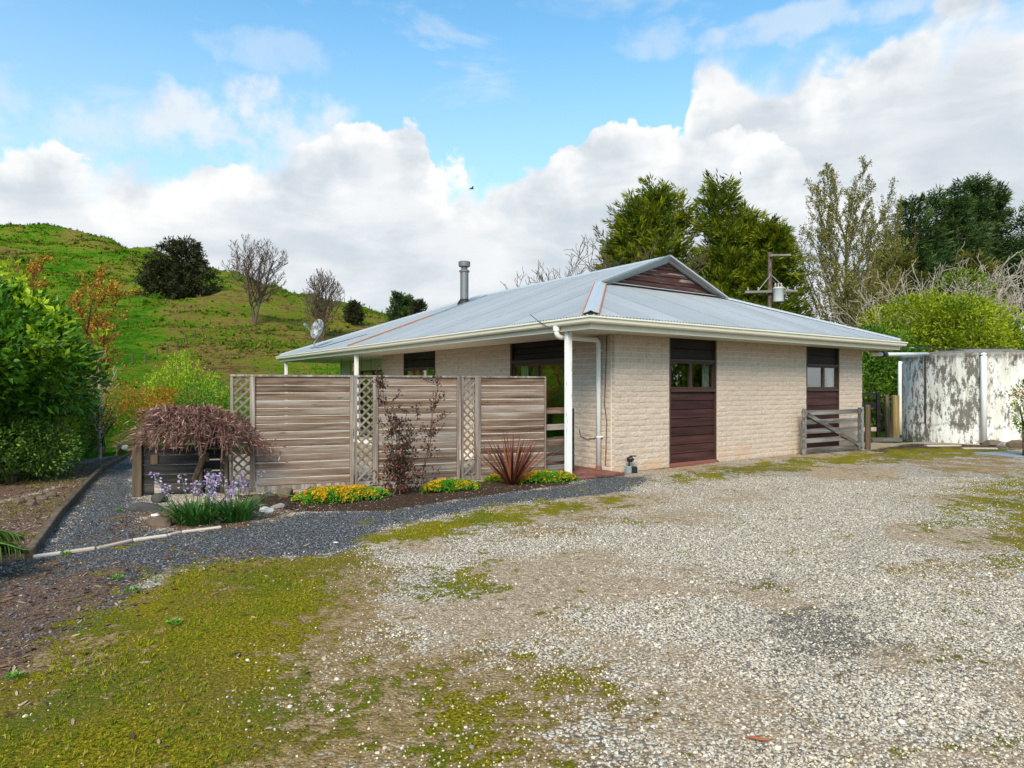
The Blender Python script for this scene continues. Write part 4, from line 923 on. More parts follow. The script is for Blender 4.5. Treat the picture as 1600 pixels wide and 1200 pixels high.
# ------------------------------------------------------------------ timber screen in front of the house
F0 = ground(360, 771); F1 = ground(852, 745); FL = (F1 - F0).to_2d().length; FA = math.atan2(F1.y - F0.y, F1.x - F0.x)
fence = empty('screen_fence', (F0.x, F0.y, 0), FA, 'weathered timber screen of horizontal boards with lattice strips before the house', 'fence')
FT = 1.68
rf = random.Random(11)
def lattice(parent, x0, x1, z0, z1):
    """two layers of diagonal slats clipped to the opening; every slat a piece of its own"""
    sp = .092
    for layer, sgn in ((0, 1), (1, -1)):
        k = -40
        while k < 60:
            c = k * sp * 1.414; k += 1
            # line z = z0 + sgn*(x-x0) + c
            pts = []
            for xx in (x0, x1):
                z = z0 + sgn * (xx - x0) + c
                if z0 <= z <= z1: pts.append((xx, z))
            for zz in (z0, z1):
                xx = x0 + sgn * (zz - z0 - c)
                if x0 < xx < x1: pts.append((xx, zz))
            if len(pts) < 2: continue
            a, b = pts[0], pts[1]; L = math.hypot(a[0] - b[0], a[1] - b[1])
            if L < .03: continue
            q = MB(); q.box((0, 0, 0), (L, .009, .03))
            o = q.build('lattice_slat', 'fence_frame_wood', parent, loc=((a[0] + b[0]) / 2, -.012 + .0105 * layer, (a[1] + b[1]) / 2)); o.rotation_euler = (0, -math.atan2(b[1] - a[1], b[0] - a[0]), 0)
def board_mesh(L, h):
    q = MB(); t = .024; b = .013
    q.poly([(-L / 2, -t / 2, -h / 2 + .002), (L / 2, -t / 2, -h / 2 + .002), (L / 2, -t / 2, h / 2 - b), (-L / 2, -t / 2, h / 2 - b), (-L / 2, t / 2 - .004, h / 2 - .002), (L / 2, t / 2 - .004, h / 2 - .002), (-L / 2, t / 2, -h / 2 + .002), (L / 2, t / 2, -h / 2 + .002)],
           [(0, 1, 2, 3), (3, 2, 5, 4), (0, 3, 4, 6), (1, 7, 5, 2), (6, 4, 5, 7), (0, 6, 7, 1)])
    q.mi = [0, 1, 0, 0, 0, 0]; return q.mesh('board', ['fence_wood', 'fence_edge'])
for (p0, l1, b0, b1, p1) in ((0, .255, .323, 1.648, 1.70), (1.722, 1.99, 2.068, 3.31, 3.352), (3.386, 3.61, 3.708, 4.83, FL)):
    q = MB()
    q.box(((p0 + p1) / 2, 0, FT - .015), (p1 - p0, .075, .03), None, .004)                   # cap
    q.box((p0 + .018, 0, FT / 2), (.036, .06, FT - .035)); q.box(((l1 + b0) / 2, -.004, FT / 2 - .005), (b0 - l1, .058, FT - .045)); q.box(((b1 + p1) / 2, 0, FT / 2), (p1 - b1, .085, FT - .034), None, .004)
    q.box(((p0 + p1) / 2, .002, .045), (p1 - p0 - .05, .05, .07))
    q.box(((l1 + b0) / 2 + .03, -.004, FT / 2), (.012, .064, FT - .05))
    fr = q.build('panel_frame', 'post_wood', fence)
    lattice(fr, p0 + .036, l1, .09, FT - .035)
    nb = 14; h = (FT - .03 - .085) / nb; bm_ = board_mesh(b1 - b0 - .004, h)
    for i in range(nb):
        inst('board', bm_, fr, ((b0 + b1) / 2, rf.uniform(-.004, .004), .085 + (i + .5) * h), (rf.uniform(-.02, .02), rf.uniform(-.0012, .0012), 0))
# small rail gate between the screen and the verandah post
sg = empty('garden_gate', (F1.x + .02, F1.y + .10, 0), R(36), 'small rail gate between the timber screen and the white verandah post', 'gate')
for z, mt in ((1.10, 'fence_wood'), (.82, 'fence_wood'), (.56, 'fence_wood'), (.28, 'gate_wood'), (.12, 'gate_wood')):
    q = MB(); q.box((.28, 0, 0), (.56, .03, .10), None, .004); q.build('rail', mt, sg, loc=(0, 0, z))
q = MB(); q.box((.60, .02, .57), (.06, .04, 1.12)); q.build('gate_post', 'sleeper_wood', sg)
# ------------------------------------------------------------------ low sleeper wall running on from the screen
S0 = ground(211, 775); SL = math.hypot(F0.x - .02 - S0.x, F0.y - S0.y); SA = math.atan2(F0.y - S0.y, F0.x - .02 - S0.x)
slw = empty('sleeper_wall', (S0.x, S0.y, 0), SA, 'low dark sleeper retaining wall under the weeping maple', 'retaining wall')
xm = ground(312, 771); km = (Vector((xm.x, xm.y)) - Vector((S0.x, S0.y))).length
for (a, b, n, gap, zt) in ((.05, km, 5, .008, .70), (km + .04, SL - .06, 5, .022, .80)):
    h = (zt - .03) / n
    for i in range(n):
        q = MB(); q.box((0, 0, 0), (b - a, .045, h - gap), None, .005); q.build('sleeper', 'sleeper_wood', slw, loc=((a + b) / 2, .02, .02 + (i + .5) * h), rot=(0, rf.uniform(-.004, .004), 0))
for xk, zt in ((.02, .74), (km + .02, .80), (SL - .045, .82), (SL - .10, .80)):
    q = MB(); q.box((0, 0, zt / 2), (.055 if xk > .1 else .12, .09, zt), None, .006); q.build('post', 'brown_post', slw, loc=(xk + .02, -.01, 0))
for xk, zk in ((.25, .50), (.30, .10), (.92, .52), (.95, .30)):
    q = MB(); q.box((0, -.012, 0), (.09, .02, .13)); q.build('patch_block', 'pale_timber' if zk < .2 else 'brown_post', slw, loc=(xk, -.005, zk))

# ------------------------------------------------------------------ farm gate leaning along the right-hand facade
G0 = ground(1252, 711.5); G1 = ground(1349, 703); GL = (G1 - G0).to_2d().length; GA = math.atan2(G1.y - G0.y, G1.x - G0.x)
gate = empty('farm_gate', (G0.x, G0.y, 0), GA, 'grey weathered five rail farm gate with one diagonal brace by the house wall', 'gate')
GH = 1.0
for i in range(5):
    z = .10 + i * (GH - .17) / 4; q = MB(); q.box((GL / 2, 0, 0), (GL - .04, .028, .105), None, .004); q.build('rail', 'gate_wood', gate, loc=(0, 0, z), rot=(0, rf.uniform(-.004, .004), 0))
for a in (.05, .10): q = MB(); q.box((0, -.02 if a < .07 else -.026, GH / 2 + .01), (.08 if a < .07 else .05, .03, GH + .02), None, .004); q.build('stile', 'gate_wood', gate, loc=(a + .0, -.006, .01))
q = MB(); q.box((0, 0, GH / 2), (.09, .03, GH)); q.build('stile', 'gate_wood', gate, loc=(GL - .22, -.03, .02))
q = MB(); q.bar((.18, -.033, GH - .10), (GL - .16, -.033, .10), .026, .10, (0, 1, 0)) if False else q.bar((.18, -.033, GH - .10), (GL - .16, -.033, .12), .026, .09); q.build('brace', 'gate_wood', gate)
q = MB(); q.tube([(GL - .05, -.01, .03), (GL - .05, -.01, GH + .03)], .026, 10); q.tube([(GL - .14, -.03, GH - .02), (GL - .02, -.01, GH - .02)], .018, 8); q.tube([(GL - .14, -.03, .09), (GL - .02, -.01, .09)], .018, 8); q.build('hinge_pipe', 'galvanised', gate)
gp_ = ground(1354, 702); q = MB(); q.lathe([(.0, 1.08), (.06, 1.07), (.065, 1.04), (.065, -.05)], (0, 0, 0), 12); o = q.build('gate_post', 'brown_post', None, loc=(gp_.x + .03, gp_.y, 0)); tag(o, 'round grey green post at the hinge end of the farm gate', 'post')

# ------------------------------------------------------------------ water tank
TR = 1.82; tcx, tcy = 13.2, 18.82
tank = empty('water_tank', (tcx, tcy, 0), 0, 'round concrete water tank with flaking white paint beside the house', 'water tank')
q = MB(); q.lathe([(TR + .015, -.05), (TR + .012, .44), (TR, .47), (TR, 2.30), (TR + .012, 2.33), (TR + .012, 2.39), (TR - .02, 2.41)], (0, 0, 0), 72); q.build('tank_wall', 'tank_concrete', tank, True)
q = MB(); q.lathe([(TR - .015, 2.40), (TR * .8, 2.46), (TR * .5, 2.54), (TR * .2, 2.575), (0, 2.58)], (0, 0, 0), 72); q.build('tank_lid', 'tank_concrete', tank, True)
def on_tank(px, r=TR):     # angle on the tank wall facing the camera along a sight line
    k = (px - 800) / FOC; a_ = 1 + k * k; b_ = -2 * (tcy + k * tcx); c_ = tcx ** 2 + tcy ** 2 - r * r
    d = (-b_ - math.sqrt(max(b_ * b_ - 4 * a_ * c_, 0))) / (2 * a_); return Vector((k * d - tcx, d - tcy, 0))
p = on_tank(1537, TR + .06); q = MB(); q.tube([(p.x * .96, p.y * .96, 2.33), (p.x * .99, p.y * .99, 2.34), (p.x, p.y, 2.27), (p.x, p.y, .05)], .075, 14); q.build('overflow_pipe', 'white_plastic', tank, True)
q = MB(); q.lathe([(.082, 2.29), (.084, 2.33), (.078, 2.35)], (p.x * .985, p.y * .985, 0), 14); q.build('pipe_collar', 'black_plastic', tank)
p = on_tank(1409, TR + .0); a = math.atan2(p.y, p.x) + .06; q = MB(); q.tube([((TR + .05) * math.cos(a), (TR + .05) * math.sin(a), 2.25), ((TR + .07) * math.cos(a), (TR + .07) * math.sin(a), 2.18), ((TR + .07) * math.cos(a), (TR + .07) * math.sin(a), .9), ((TR + .06) * math.cos(a), (TR + .06) * math.sin(a), .1)], .055, 12); q.build('side_pipe', 'white_plastic', tank, True)
p = on_tank(1446); q = MB(); q.bar((p.x * 1.004, p.y * 1.004, .5), (p.x * 1.004, p.y * 1.004, 2.3), .05, .012, (p.x, p.y, 0)); q.build('joint_strip', 'dark_rock', tank)
# rain pipe from the eaves to the tank
a = HM @ Vector((XE1 - .35, YE0 + .55, 2.33)); b = Vector((tcx, tcy, 0)) + on_tank(1449, TR - .1) + Vector((0, 0, 2.42))
pipe = empty('rain_pipe', a, 0, 'white rain pipe spanning from the eaves to the water tank', 'pipe')
q = MB(); q.tube([Vector((0, 0, 0)), (b - a) * .2 + Vector((0, 0, -.01)), b - a], .05, 12); q.build('pipe', 'white_plastic', pipe, True)
q = MB(); q.tube([(b - a) * .17 + Vector((0, 0, -.01)), (b - a) * .25 + Vector((0, 0, -.012))], .064, 12); q.build('coupling', 'black_plastic', pipe, True)
q = MB(); q.tube([(b - a) * .2, (b - a) * .2 + Vector((-.05, -.02, .25))], .02, 6); q.build('bracket', 'black_plastic', pipe)
wr = empty('overhead_cable', HM @ Vector((XE1, YE0 + 1.2, 2.62)), 0, 'thin cables slung from the far eave over to the tank', 'cable')
q = MB(); t_ = Vector((tcx + 1.5, tcy - .2, 2.56)) - wr.location
for dz in (0, .05): q.tube([Vector((0, 0, dz)), t_ * .5 + Vector((0, 0, -.09 + dz)), t_ + Vector((0, 0, dz * 1.5))], .008, 5)
q.build('wires', 'wire', wr)
# rusty stake, rocks and boards by the tank
p = ground(1556, 693); q = MB(); q.tube([(0, 0, -.05), (.01, 0, .52)], .022, 8); tag(q.build('iron_stake', 'rust', None, loc=p), 'rusty iron stake standing before the white tank', 'stake')
# grey steel shed beyond the tank
sd = at(1583, 545, 25.0); shed = empty('steel_shed', (sd.x, sd.y, 0), R(20), 'dark grey steel shed at the right edge above the tank', 'shed')
q = MB(); q.box((2.2, 1.6, 1.98), (4.4, 3.2, 3.96)); q.build('shed_wall', 'grey_block', shed)
for k in range(24): q = MB(); q.box((.10 + k * .18, -.016, 1.98), (.045, .03, 3.9)); q.build('wall_rib', 'galvanised', shed)
q = MB(); q.box((.45, -.05, 2.0), (.30, .04, 3.7)); q.build('corner_flashing', 'white_plastic', shed)
q = MB(); q.poly([(-.25, -.3, 3.98), (4.8, -.3, 4.6), (4.8, 3.5, 4.6), (-.25, 3.5, 3.98), (-.25, -.3, 4.06), (4.8, -.3, 4.68), (4.8, 3.5, 4.68), (-.25, 3.5, 4.06)], [(0, 1, 2, 3), (7, 6, 5, 4), (0, 4, 5, 1), (3, 2, 6, 7), (0, 3, 7, 4), (1, 5, 6, 2)]); q.build('shed_roof', 'galvanised', shed)
# old fence beyond the gate: mossy posts, dark rails, log stump, timber edging
p = ground(1399, 688); q = MB(); q.box((0, 0, .62), (.17, .14, 1.30), None, .02); tag(q.build('fence_post', 'mossy_post', None, loc=(p.x, p.y, 0)), 'thick mossy yellow brown fence post beside the tank', 'post')
p2 = ground(1391, 686); q = MB(); q.box((0, 0, .63), (.12, .12, 1.30), None, .015); o = q.build('fence_post', 'brown_post', None, loc=(p2.x - .02, p2.y + .05, 0)); o.rotation_euler = (0, R(-3), 0); tag(o, 'thin brown fence post leaning on the thick mossy one', 'post')
rl = empty('rail_fence', (p2.x - .15, p2.y + .4, 0), R(175), 'dark old rail fence seen between the house corner and the tank', 'fence')
for z in (1.28, 1.0, .92): q = MB(); q.box((1.3, 0, z), (2.6, .05, .10)); q.build('rail', 'sleeper_wood', rl)
for xk in (.0, 1.3, 2.55): q = MB(); q.box((xk, .05, .66), (.10, .10, 1.36)); q.build('post', 'sleeper_wood', rl)
q = MB(); q.box((1.3, .02, .26), (2.5, .05, .12)); q.build('bottom_board', 'pale_timber', rl)
stp = empty('tree_stump', (p2.x - .55, p2.y + 1.2, -.05), 0, 'gnarled dark tree stump behind the rail fence', 'stump')
q = MB(); rs = random.Random(5)
for k in range(9):
    a = k * .7; q.tube([(.34 * math.cos(a), .34 * math.sin(a), -.05), (.25 * math.cos(a + .2), .25 * math.sin(a + .2), .5), (.22 * math.cos(a + .5), .22 * math.sin(a + .5), 1.0 + rs.uniform(-.1, .15))], [.16, .12, .09], 7)
q.build('stump', 'bark_brown', stp)
bn = empty('black_bin', (p2.x - 1.05, p2.y + .9, 0), R(20), 'black slatted box behind the house corner', 'box')
q = MB(); q.box((0, 0, .68), (.5, .5, 1.30), None, .02); q.build('box_body', 'black_plastic', bn)
for k in range(5): q = MB(); q.box((0, -.262, .95 + k * .08), (.46, .02, .03)); q.build('slat', 'grey_block', bn)

# ------------------------------------------------------------------ power pole
pp = at(1203, 480, 33); pole = empty('power_pole', (pp.x, pp.y, -.05), R(-8), 'timber power pole with crossarm and grey transformer behind the roof', 'power pole')
top = EYE + (HOR - 393) / FOC * 33
q = MB(); q.tube([(0, 0, 0), (0, 0, top)], [.13, .10], 12); q.build('pole', 'bark_brown', pole, True)
za = EYE + (HOR - 455) / FOC * 33; zb = EYE + (HOR - 399) / FOC * 33
q = MB(); q.box((0, -.2, za), (2.5, .10, .12)); q.build('crossarm', 'gate_wood', pole); q = MB(); q.box((.45, -.2, zb), (1.0, .09, .10)); q.build('crossarm', 'gate_wood', pole)
q = MB(); q.tube([(-.62, -.22, za + .05), (0, -.2, za + .85), (.75, -.22, za + .05)], .022, 6); q.build('stay_strap', 'galvanised', pole)
q = MB(); q.lathe([(0, -.36), (.24, -.36), (.25, -.30), (.25, .28), (.27, .30), (.27, .34), (.2, .38), (0, .40)], (.30, -.42, za - .20), 18); tr_ = q.build('transformer', 'transformer_grey', pole, True)
for k in (-1, 0, 1): q = MB(); q.lathe([(.03, .0), (.05, .05), (.03, .08), (.05, .12), (.02, .2), (0, .2)], (.30 + k * .14, -.42, za + .19), 8); q.build('insulator', 'porcelain', tr_)
for xk in (-1.1, -.6, .8, 1.15): q = MB(); q.lathe([(.03, .0), (.05, .06), (.03, .09), (.045, .13), (0, .18)], (xk, -.2, za + .06), 8); q.build('insulator', 'porcelain', pole)
q = MB(); q.tube([(.05, -.17, zb), (.02, -.28, za + .6), (.28, -.42, za + .3)], .012, 5); q.tube([(.8, -.2, za + .1), (.5, -.45, za - .5), (.32, -.6, za - .5)], .012, 5); q.build('lead', 'wire', pole)

# ------------------------------------------------------------------ timber garden edging
def edging(pts, name, label, mat, wd=.06, ht=.10):
    e = empty(name, (pts[0].x, pts[0].y, 0), 0, label, 'edging')
    for a, b in zip(pts[:-1], pts[1:]):
        a0 = a - pts[0]; b0 = b - pts[0]; L = (b0 - a0).length; q = MB(); q.box((0, 0, 0), (L - .015, wd, ht), None, .008)
        o = q.build('board', mat, e, loc=((a0 + b0) / 2 + Vector((0, 0, ht * .25)))); o.rotation_euler = (R(rf.uniform(-6, 6)), R(rf.uniform(-1, 1)), math.atan2(b0.y - a0.y, b0.x - a0.x))
edging([ground(46, 872), ground(96, 805), ground(133, 762), ground(158, 738), ground(205, 711)], 'garden_edging', 'brown timber edging between the shrub bed and the grey path', 'brown_post', .07, .12)
edging([ground(50, 872), ground(98, 865), ground(150, 858), ground(207, 846), ground(262, 838), ground(283, 833), ground(347, 825)], 'garden_edging', 'pale broken timber strip lying across the grey path', 'pale_timber', .045, .032)

# ------------------------------------------------------------------ garden spotlight by the house corner
gl_ = ground(985, 739); spot = empty('garden_light', gl_, R(20), 'black garden spotlight on two small blocks by the house corner', 'garden light')
q = MB(); q.box((-.045, 0, .055), (.10, .09, .13), None, .01); q.build('base_block', 'grey_block', spot)
q = MB(); q.box((.075, .01, .05), (.10, .09, .12), None, .01); q.build('base_block', 'black_plastic', spot)
q = MB(); q.tube([(-.03, 0, .1), (-.02, 0, .20)], .015, 8); q.build('stem', 'black_plastic', spot)
q = MB(); q.tube([(-.06, .02, .23), (.0, -.01, .24), (.03, -.02, .27)], [.035, .055, .05], 12); q.build('lamp_head', 'black_plastic', spot, True)
q = MB(); q.lathe([(0, 0), (.06, 0), (.065, .012), (0, .014)], (.045, -.02, .29), 14); q.build('solar_panel', 'black_plastic', spot)
# ------------------------------------------------------------------ rocks
def rock(px, py, size, mat, label, seed, flat=.6, rz=0):
    p = ground(px, py); bm = bmesh.new(); bmesh.ops.create_icosphere(bm, subdivisions=2, radius=1.0); r = random.Random(seed)
    pl = [(Vector((r.gauss(0, 1), r.gauss(0, 1), r.gauss(0, 1))).normalized(), r.uniform(.55, .9)) for _ in range(9)]
    for v in bm.verts:
        c = v.co.copy()
        for n_, d_ in pl:
            ex = c.dot(n_) - d_
            if ex > 0: c -= n_ * ex
        v.co = Vector((c.x * size[0], c.y * size[1], c.z * size[2] + size[2] * .45))
    me = bpy.data.meshes.new('rock'); bm.to_mesh(me); bm.free(); me.materials.append(MATS[mat])
    o = link(bpy.data.objects.new('rock', me)); o.location = (p.x, p.y, -.01); o.rotation_euler = (0, 0, rz); tag(o, label, 'rock', 'rocks in the garden')
rock(228, 799, (.22, .12, .09), 'dark_rock', 'flat dark rock lying alone on the path before the sleeper wall', 1)
rock(249, 786, (.12, .09, .10), 'dark_rock', 'dark upright rock tucked between the sleeper wall and the bluebells', 2)
rock(250, 822, (.15, .10, .09), 'brown_rock', 'brown rock at the front left foot of the bluebell clump', 3)
rock(327, 818, (.16, .11, .10), 'brown_rock', 'brown rock at the front right foot of the bluebell clump', 4)
rock(243, 806, (.07, .05, .03), 'white_rock', 'small pale flat stone just left of the bluebell leaves', 5)
rock(393, 798, (.14, .10, .10), 'dark_rock', 'dark grey rock right of the bluebell clump', 6)
rock(400, 785, (.10, .08, .08), 'brown_rock', 'brown stone perched behind the dark grey rock by the lattice', 7)
rock(417, 801, (.095, .07, .065), 'white_rock', 'bright white stone before the timber screen', 8)
rock(434, 793, (.10, .08, .05), 'grey_rock', 'pale grey flat stone between the white stone and the screen', 9)
rock(447, 776, (.15, .10, .10), 'brown_rock', 'rounded brown stone against the foot of the screen', 10)
rock(486, 774, (.11, .09, .10), 'dark_rock', 'dark stone against the screen left of the yellow flowers', 11)
rock(421, 775, (.09, .06, .05), 'dark_rock', 'small dark stone at the foot of the lattice strip', 12)
rock(1552, 697, (.34, .22, .12), 'brown_rock', 'brown stone at the foot of the tank overflow pipe', 13)
rock(1572, 698, (.26, .2, .10), 'grey_rock', 'grey stone under the rusty iron stake', 14)
rock(1592, 699, (.32, .22, .14), 'brown_rock', 'brown stone by the tank at the right edge', 15)
rock(524, 848, (.035, .025, .015), 'white_rock', 'small pale stone alone on the grey path before the yellow flowers', 16)
rock(196, 702, (.10, .08, .09), 'white_rock', 'white stone at the far end of the grey path', 17)
rock(188, 702, (.09, .08, .10), 'dark_rock', 'dark stone at the far end of the grey path', 18)
for i, (px, py, wh) in enumerate(((45, 782, 'middle of the heap'), (66, 781, 'right of the middle one'), (50, 789, 'front of the heap'), (30, 786, 'left end of the heap'), (80, 776, 'right end of the heap'))): rock(px, py, (.08, .06, .06), 'brown_rock', 'brown cobble under the near shrubs, ' + wh, 30 + i)
for px, py, L, lab, rz in ((1473, 697.5, .9, 'pale plank lying flat before the tank', .05), (1530, 702, .8, 'second pale plank lying on the moss before the tank', -.05)):
    p = ground(px, py); q = MB(); q.box((0, 0, .02), (L, .12, .035), None, .004); tag(q.build('plank', 'pale_timber', None, loc=p, rot=(0, 0, rz)), lab, 'plank')
p = ground(1580, 711); q = MB(); q.box((0, 0, .012), (1.1, .9, .03), None, .006); tag(q.build('drain_cover', 'grey_block', None, loc=p, rot=(0, 0, .3)), 'flat grey slab in the moss at the right edge', 'slab')
p = ground(1380, 690); q = MB(); q.box((0, 0, .05), (.9, .35, .10), None, .01); tag(q.build('timber_step', 'gate_wood', None, loc=p, rot=(0, 0, .15)), 'grey timber step at the foot of the mossy post', 'step')
p = ground(1187, 1159); q = MB(); q.tube([(-.055, .02, .010), (-.03, .008, .016), (.0, -.004, .014), (.03, -.006, .012), (.058, -.002, .016)], [.002, .006, .007, .005, .001], 6); tag(q.build('fallen_leaf', 'rope_orange', None, loc=p), 'single curled orange leaf on the pale gravel', 'leaf')
# gull
bd = at(737, 295, 70); bird = empty('gull', bd, R(25), 'gull gliding in front of the clouds', 'bird')
q = MB(); q.tube([(-.28, 0, 0), (-.15, 0, .02), (.05, 0, .03), (.2, 0, .03), (.27, 0, .02)], [.02, .07, .08, .05, .01], 8); q.poly([(-.1, .03, .04), (.1, .03, .05), (.12, .35, .16), (.0, .75, .05), (-.06, .35, .15)], [(0, 1, 2, 4), (4, 2, 3)]); q.poly([(-.1, -.03, .04), (.1, -.03, .05), (.12, -.35, .16), (.0, -.75, .05), (-.06, -.35, .15)], [(4, 2, 1, 0), (3, 2, 4)])
q.build('body', 'bird_feather', bird)

# ------------------------------------------------------------------ vegetation helpers
def unit(a): return a / np.maximum(np.linalg.norm(a, axis=-1, keepdims=True), 1e-9)
def leaf_geo(P, D, L, W, rng, fold=.25, droop=0.0):
    """one pointed, folded leaf (two triangles) for each root P along D"""
    n = len(P); D = unit(D); S = unit(np.cross(D, rng.normal(size=(n, 3)))); U = np.cross(S, D)
    L = np.broadcast_to(np.asarray(L, float), (n,))[:, None]; W = np.broadcast_to(np.asarray(W, float), (n,))[:, None]
    mid = P + D * L * .45 + U * W * fold
    V = np.stack([P, mid + S * W * .5, P + D * L - np.array([0, 0, 1.0]) * droop * L, mid - S * W * .5], 1).reshape(-1, 3)
    b = np.arange(n)[:, None] * 4; F = np.concatenate([b + [0, 1, 2], b + [0, 2, 3]], 1).reshape(-1, 3)
    return V, F
def leaf_obj(name, P, D, L, W, mat, parent, rng, rnd=None, **kw):
    V, F = leaf_geo(P, D, L, W, rng, **kw); r = rng.random(len(P)) if rnd is None else rnd
    return np_obj(name, V, F, mat, parent, attrs={'rnd': ('FACE', np.repeat(r, 2))})
def grow(mb, rng, p, d, L, r, lvl, S, tips, zones=None):
    """recursive branching: S holds per-level lists seg, n, ang, ratio, wob, up, start, sides"""
    seg = S['seg'][lvl]; pts = [p.copy()]; rad = [r]; dirs = [d.copy()]
    for i in range(seg):
        d = d + Vector(rng.normal(size=3) * S['wob'][lvl]) + Vector((0, 0, S['up'][lvl])); d.normalize()
        p = p + d * (L / seg); pts.append(p.copy()); rad.append(max(r * (1 - (1 - S.get('taper', .3)) * (i + 1) / seg), S.get('rmin', .004))); dirs.append(d.copy())
    mb.tube(pts, rad, S['sides'][lvl], caps=False)
    if lvl >= S.get('leaf_from', 9): tips.append(np.array([tuple(q) for q in pts]))
    if lvl + 1 >= len(S['seg']): return
    n = S['n'][lvl]; st = S['start'][lvl]
    for j in range(n):
        k = st + (1 - st) * (j + rng.random() * .8) / n; k = min(k, .99); f = k * seg; i = int(f); q = pts[i].lerp(pts[min(i + 1, seg)], f - i)
        dd = dirs[min(i + 1, seg)]; side = dd.orthogonal().normalized(); side.rotate(Matrix.Rotation(j * 2.4 + rng.random() * 1.5, 3, dd))
        a = S['ang'][lvl] * (.75 + .5 * rng.random()); nd = (dd * math.cos(a) + side * math.sin(a)).normalized()
        lr = S['ratio'][lvl] * (1 - S.get('fall', .45) * k) * (.75 + .5 * rng.random())
        grow(mb, rng, q, nd, L * lr, max(rad[i] * S.get('rr', .55), S.get('rmin', .004)), lvl + 1, S, tips)
def along(tips, n, rng):
    """n random points (with directions) along the tip branches"""
    k = rng.integers(0, len(tips), n); P = np.zeros((n, 3)); D = np.zeros((n, 3))
    for i, t in enumerate(k):
        T = tips[t]; f = rng.random() * (len(T) - 1); a = int(f); P[i] = T[a] + (T[a + 1] - T[a]) * (f - a); D[i] = T[a + 1] - T[a]
    return P, unit(D)
def tree_root(name, p, label, cat='tree', group=None): return empty(name, p, 0, label, cat, group)
GOLD = math.pi * (3 - math.sqrt(5))
def lobes(rng, n, rad, spread):
    """lobe centres over an ellipsoid"""
    i = np.arange(n) + .5; ph = np.arccos(1 - 1.85 * i / n); th = GOLD * i + rng.random() * 6
    d = np.stack([np.cos(th) * np.sin(ph), np.sin(th) * np.sin(ph), np.cos(ph)], -1); d = d + rng.normal(size=d.shape) * .12
    return d * np.array(rad) * spread, d
def bush_points(rng, n, rad, nl, lobe, spread=.72, zmin=-9):
    C, dirs = lobes(rng, nl, rad, spread); k = rng.integers(0, nl, n)
    d = unit(rng.normal(size=(n, 3)) + dirs[k] * .55); rr = lobe * (.55 + .45 * rng.random(n) ** .5) * (.5 + 1.0 * rng.random(nl))[k]
    P = C[k] + d * rr[:, None] * np.array(rad) / max(rad); return P, d, k
def bush(name, c, rad, label, mat, nleaf, L, W, seed, nl=26, lobe=.75, cat='shrub', top=None, ntop=0, stemmat='bark_brown', flat=.5, base=0.0, group=None, tone=.35):
    """leafy shrub: lobed cloud of leaves on real stems, with an inner thicket"""
    rng = np.random.default_rng(seed); root = tree_root(name, (c[0], c[1], base), label, cat, group); cz = c[2] - base
    P, D, k = bush_points(rng, nleaf, rad, nl, lobe); P[:, 2] += cz; ok = P[:, 2] > .04; P, D, k = P[ok], D[ok], k[ok]
    D = unit(D + rng.normal(size=D.shape) * .55 + [0, 0, .15]); lt = rng.random(nl)
    rn = np.clip(rng.random(len(P)) * (1 - tone) + lt[k] * tone, 0, 1)
    leaf_obj('foliage', P, D, L * (.6 + .7 * rng.random(len(P))), W * (.7 + .5 * rng.random(len(P))), mat, root, rng, rn)
    m_ = MB(); C, _ = lobes(rng, nl, rad, .62)
    for q in C:
        tip = Vector(q) + Vector((0, 0, cz)); st = Vector((rng.normal() * .08, rng.normal() * .08, 0)); mid = st.lerp(tip, .5) + Vector((0, 0, .12 * rad[2]))
        if tip.z > .1: m_.tube([st, mid, tip], [.035 * rad[2] + .008, .022 * rad[2] + .005, .006], 5, False)
    m_.build('stem', stemmat, root)
    if ntop:
        P, D, k = bush_points(rng, ntop * 4, rad, nl, lobe * 1.08); P[:, 2] += cz; ok = P[:, 2] > cz + rad[2] * flat; P, D = P[ok][:ntop], D[ok][:ntop]
        cl = rng.integers(0, max(len(P) // 16, 1), len(P)); P = P[cl] + rng.normal(size=P.shape) * .07
        leaf_obj('new_leaves', P, unit(D + rng.normal(size=D.shape) * .6 + [0, 0, .4]), L * .95, W * 1.15, top, root, rng)
    return root

# ------------------------------------------------------------------ left-hand border
bush('large_shrub', (-9.45, 10.4, 1.85), (2.1, 1.7, 1.3), 'large dark glossy shrub with lime new leaves at the left edge', 'leaf_shrub', 34000, .15, .065, 1, nl=34, lobe=.95, top='leaf_lime', ntop=6500, flat=.10, tone=.5)
bush('round_bush', (-7.95, 10.35, .50), (.70, .70, .52), 'low rounded green bush at the front of the left shrub bed', 'leaf_bush', 11000, .06, .028, 2, nl=26, lobe=.4)
bush('round_bush', (-9.15, 13.4, .72), (.55, .65, .72), 'darker upright bush behind the low rounded one by the path', 'leaf_shrub', 12000, .06, .03, 3, nl=26, lobe=.45)
bush('round_bush', (-8.75, 11.8, .85), (.65, .65, .75), 'yellowish green bush wedged between the large shrub and the path', 'leaf_golden', 9000, .065, .03, 4, nl=22, lobe=.45)
bush('dark_bush', (-6.9, 14.6, 1.12), (.45, .45, .35), 'small dark conifer bush above the weeping maple', 'leaf_shrub', 5000, .06, .02, 6, nl=16, lobe=.3)
bush('orange_shrub', (-9.6, 15.2, 1.05), (1.0, .9, .75), 'thin orange leaved shrub beyond the end of the path', 'leaf_orange', 2600, .06, .03, 7, nl=22, lobe=.6)
bush('orange_shrub', (-8.0, 15.6, 1.0), (.9, .6, .42), 'low orange shrub under the lime willow bush', 'leaf_orange', 3200, .06, .03, 8, nl=18, lobe=.45)
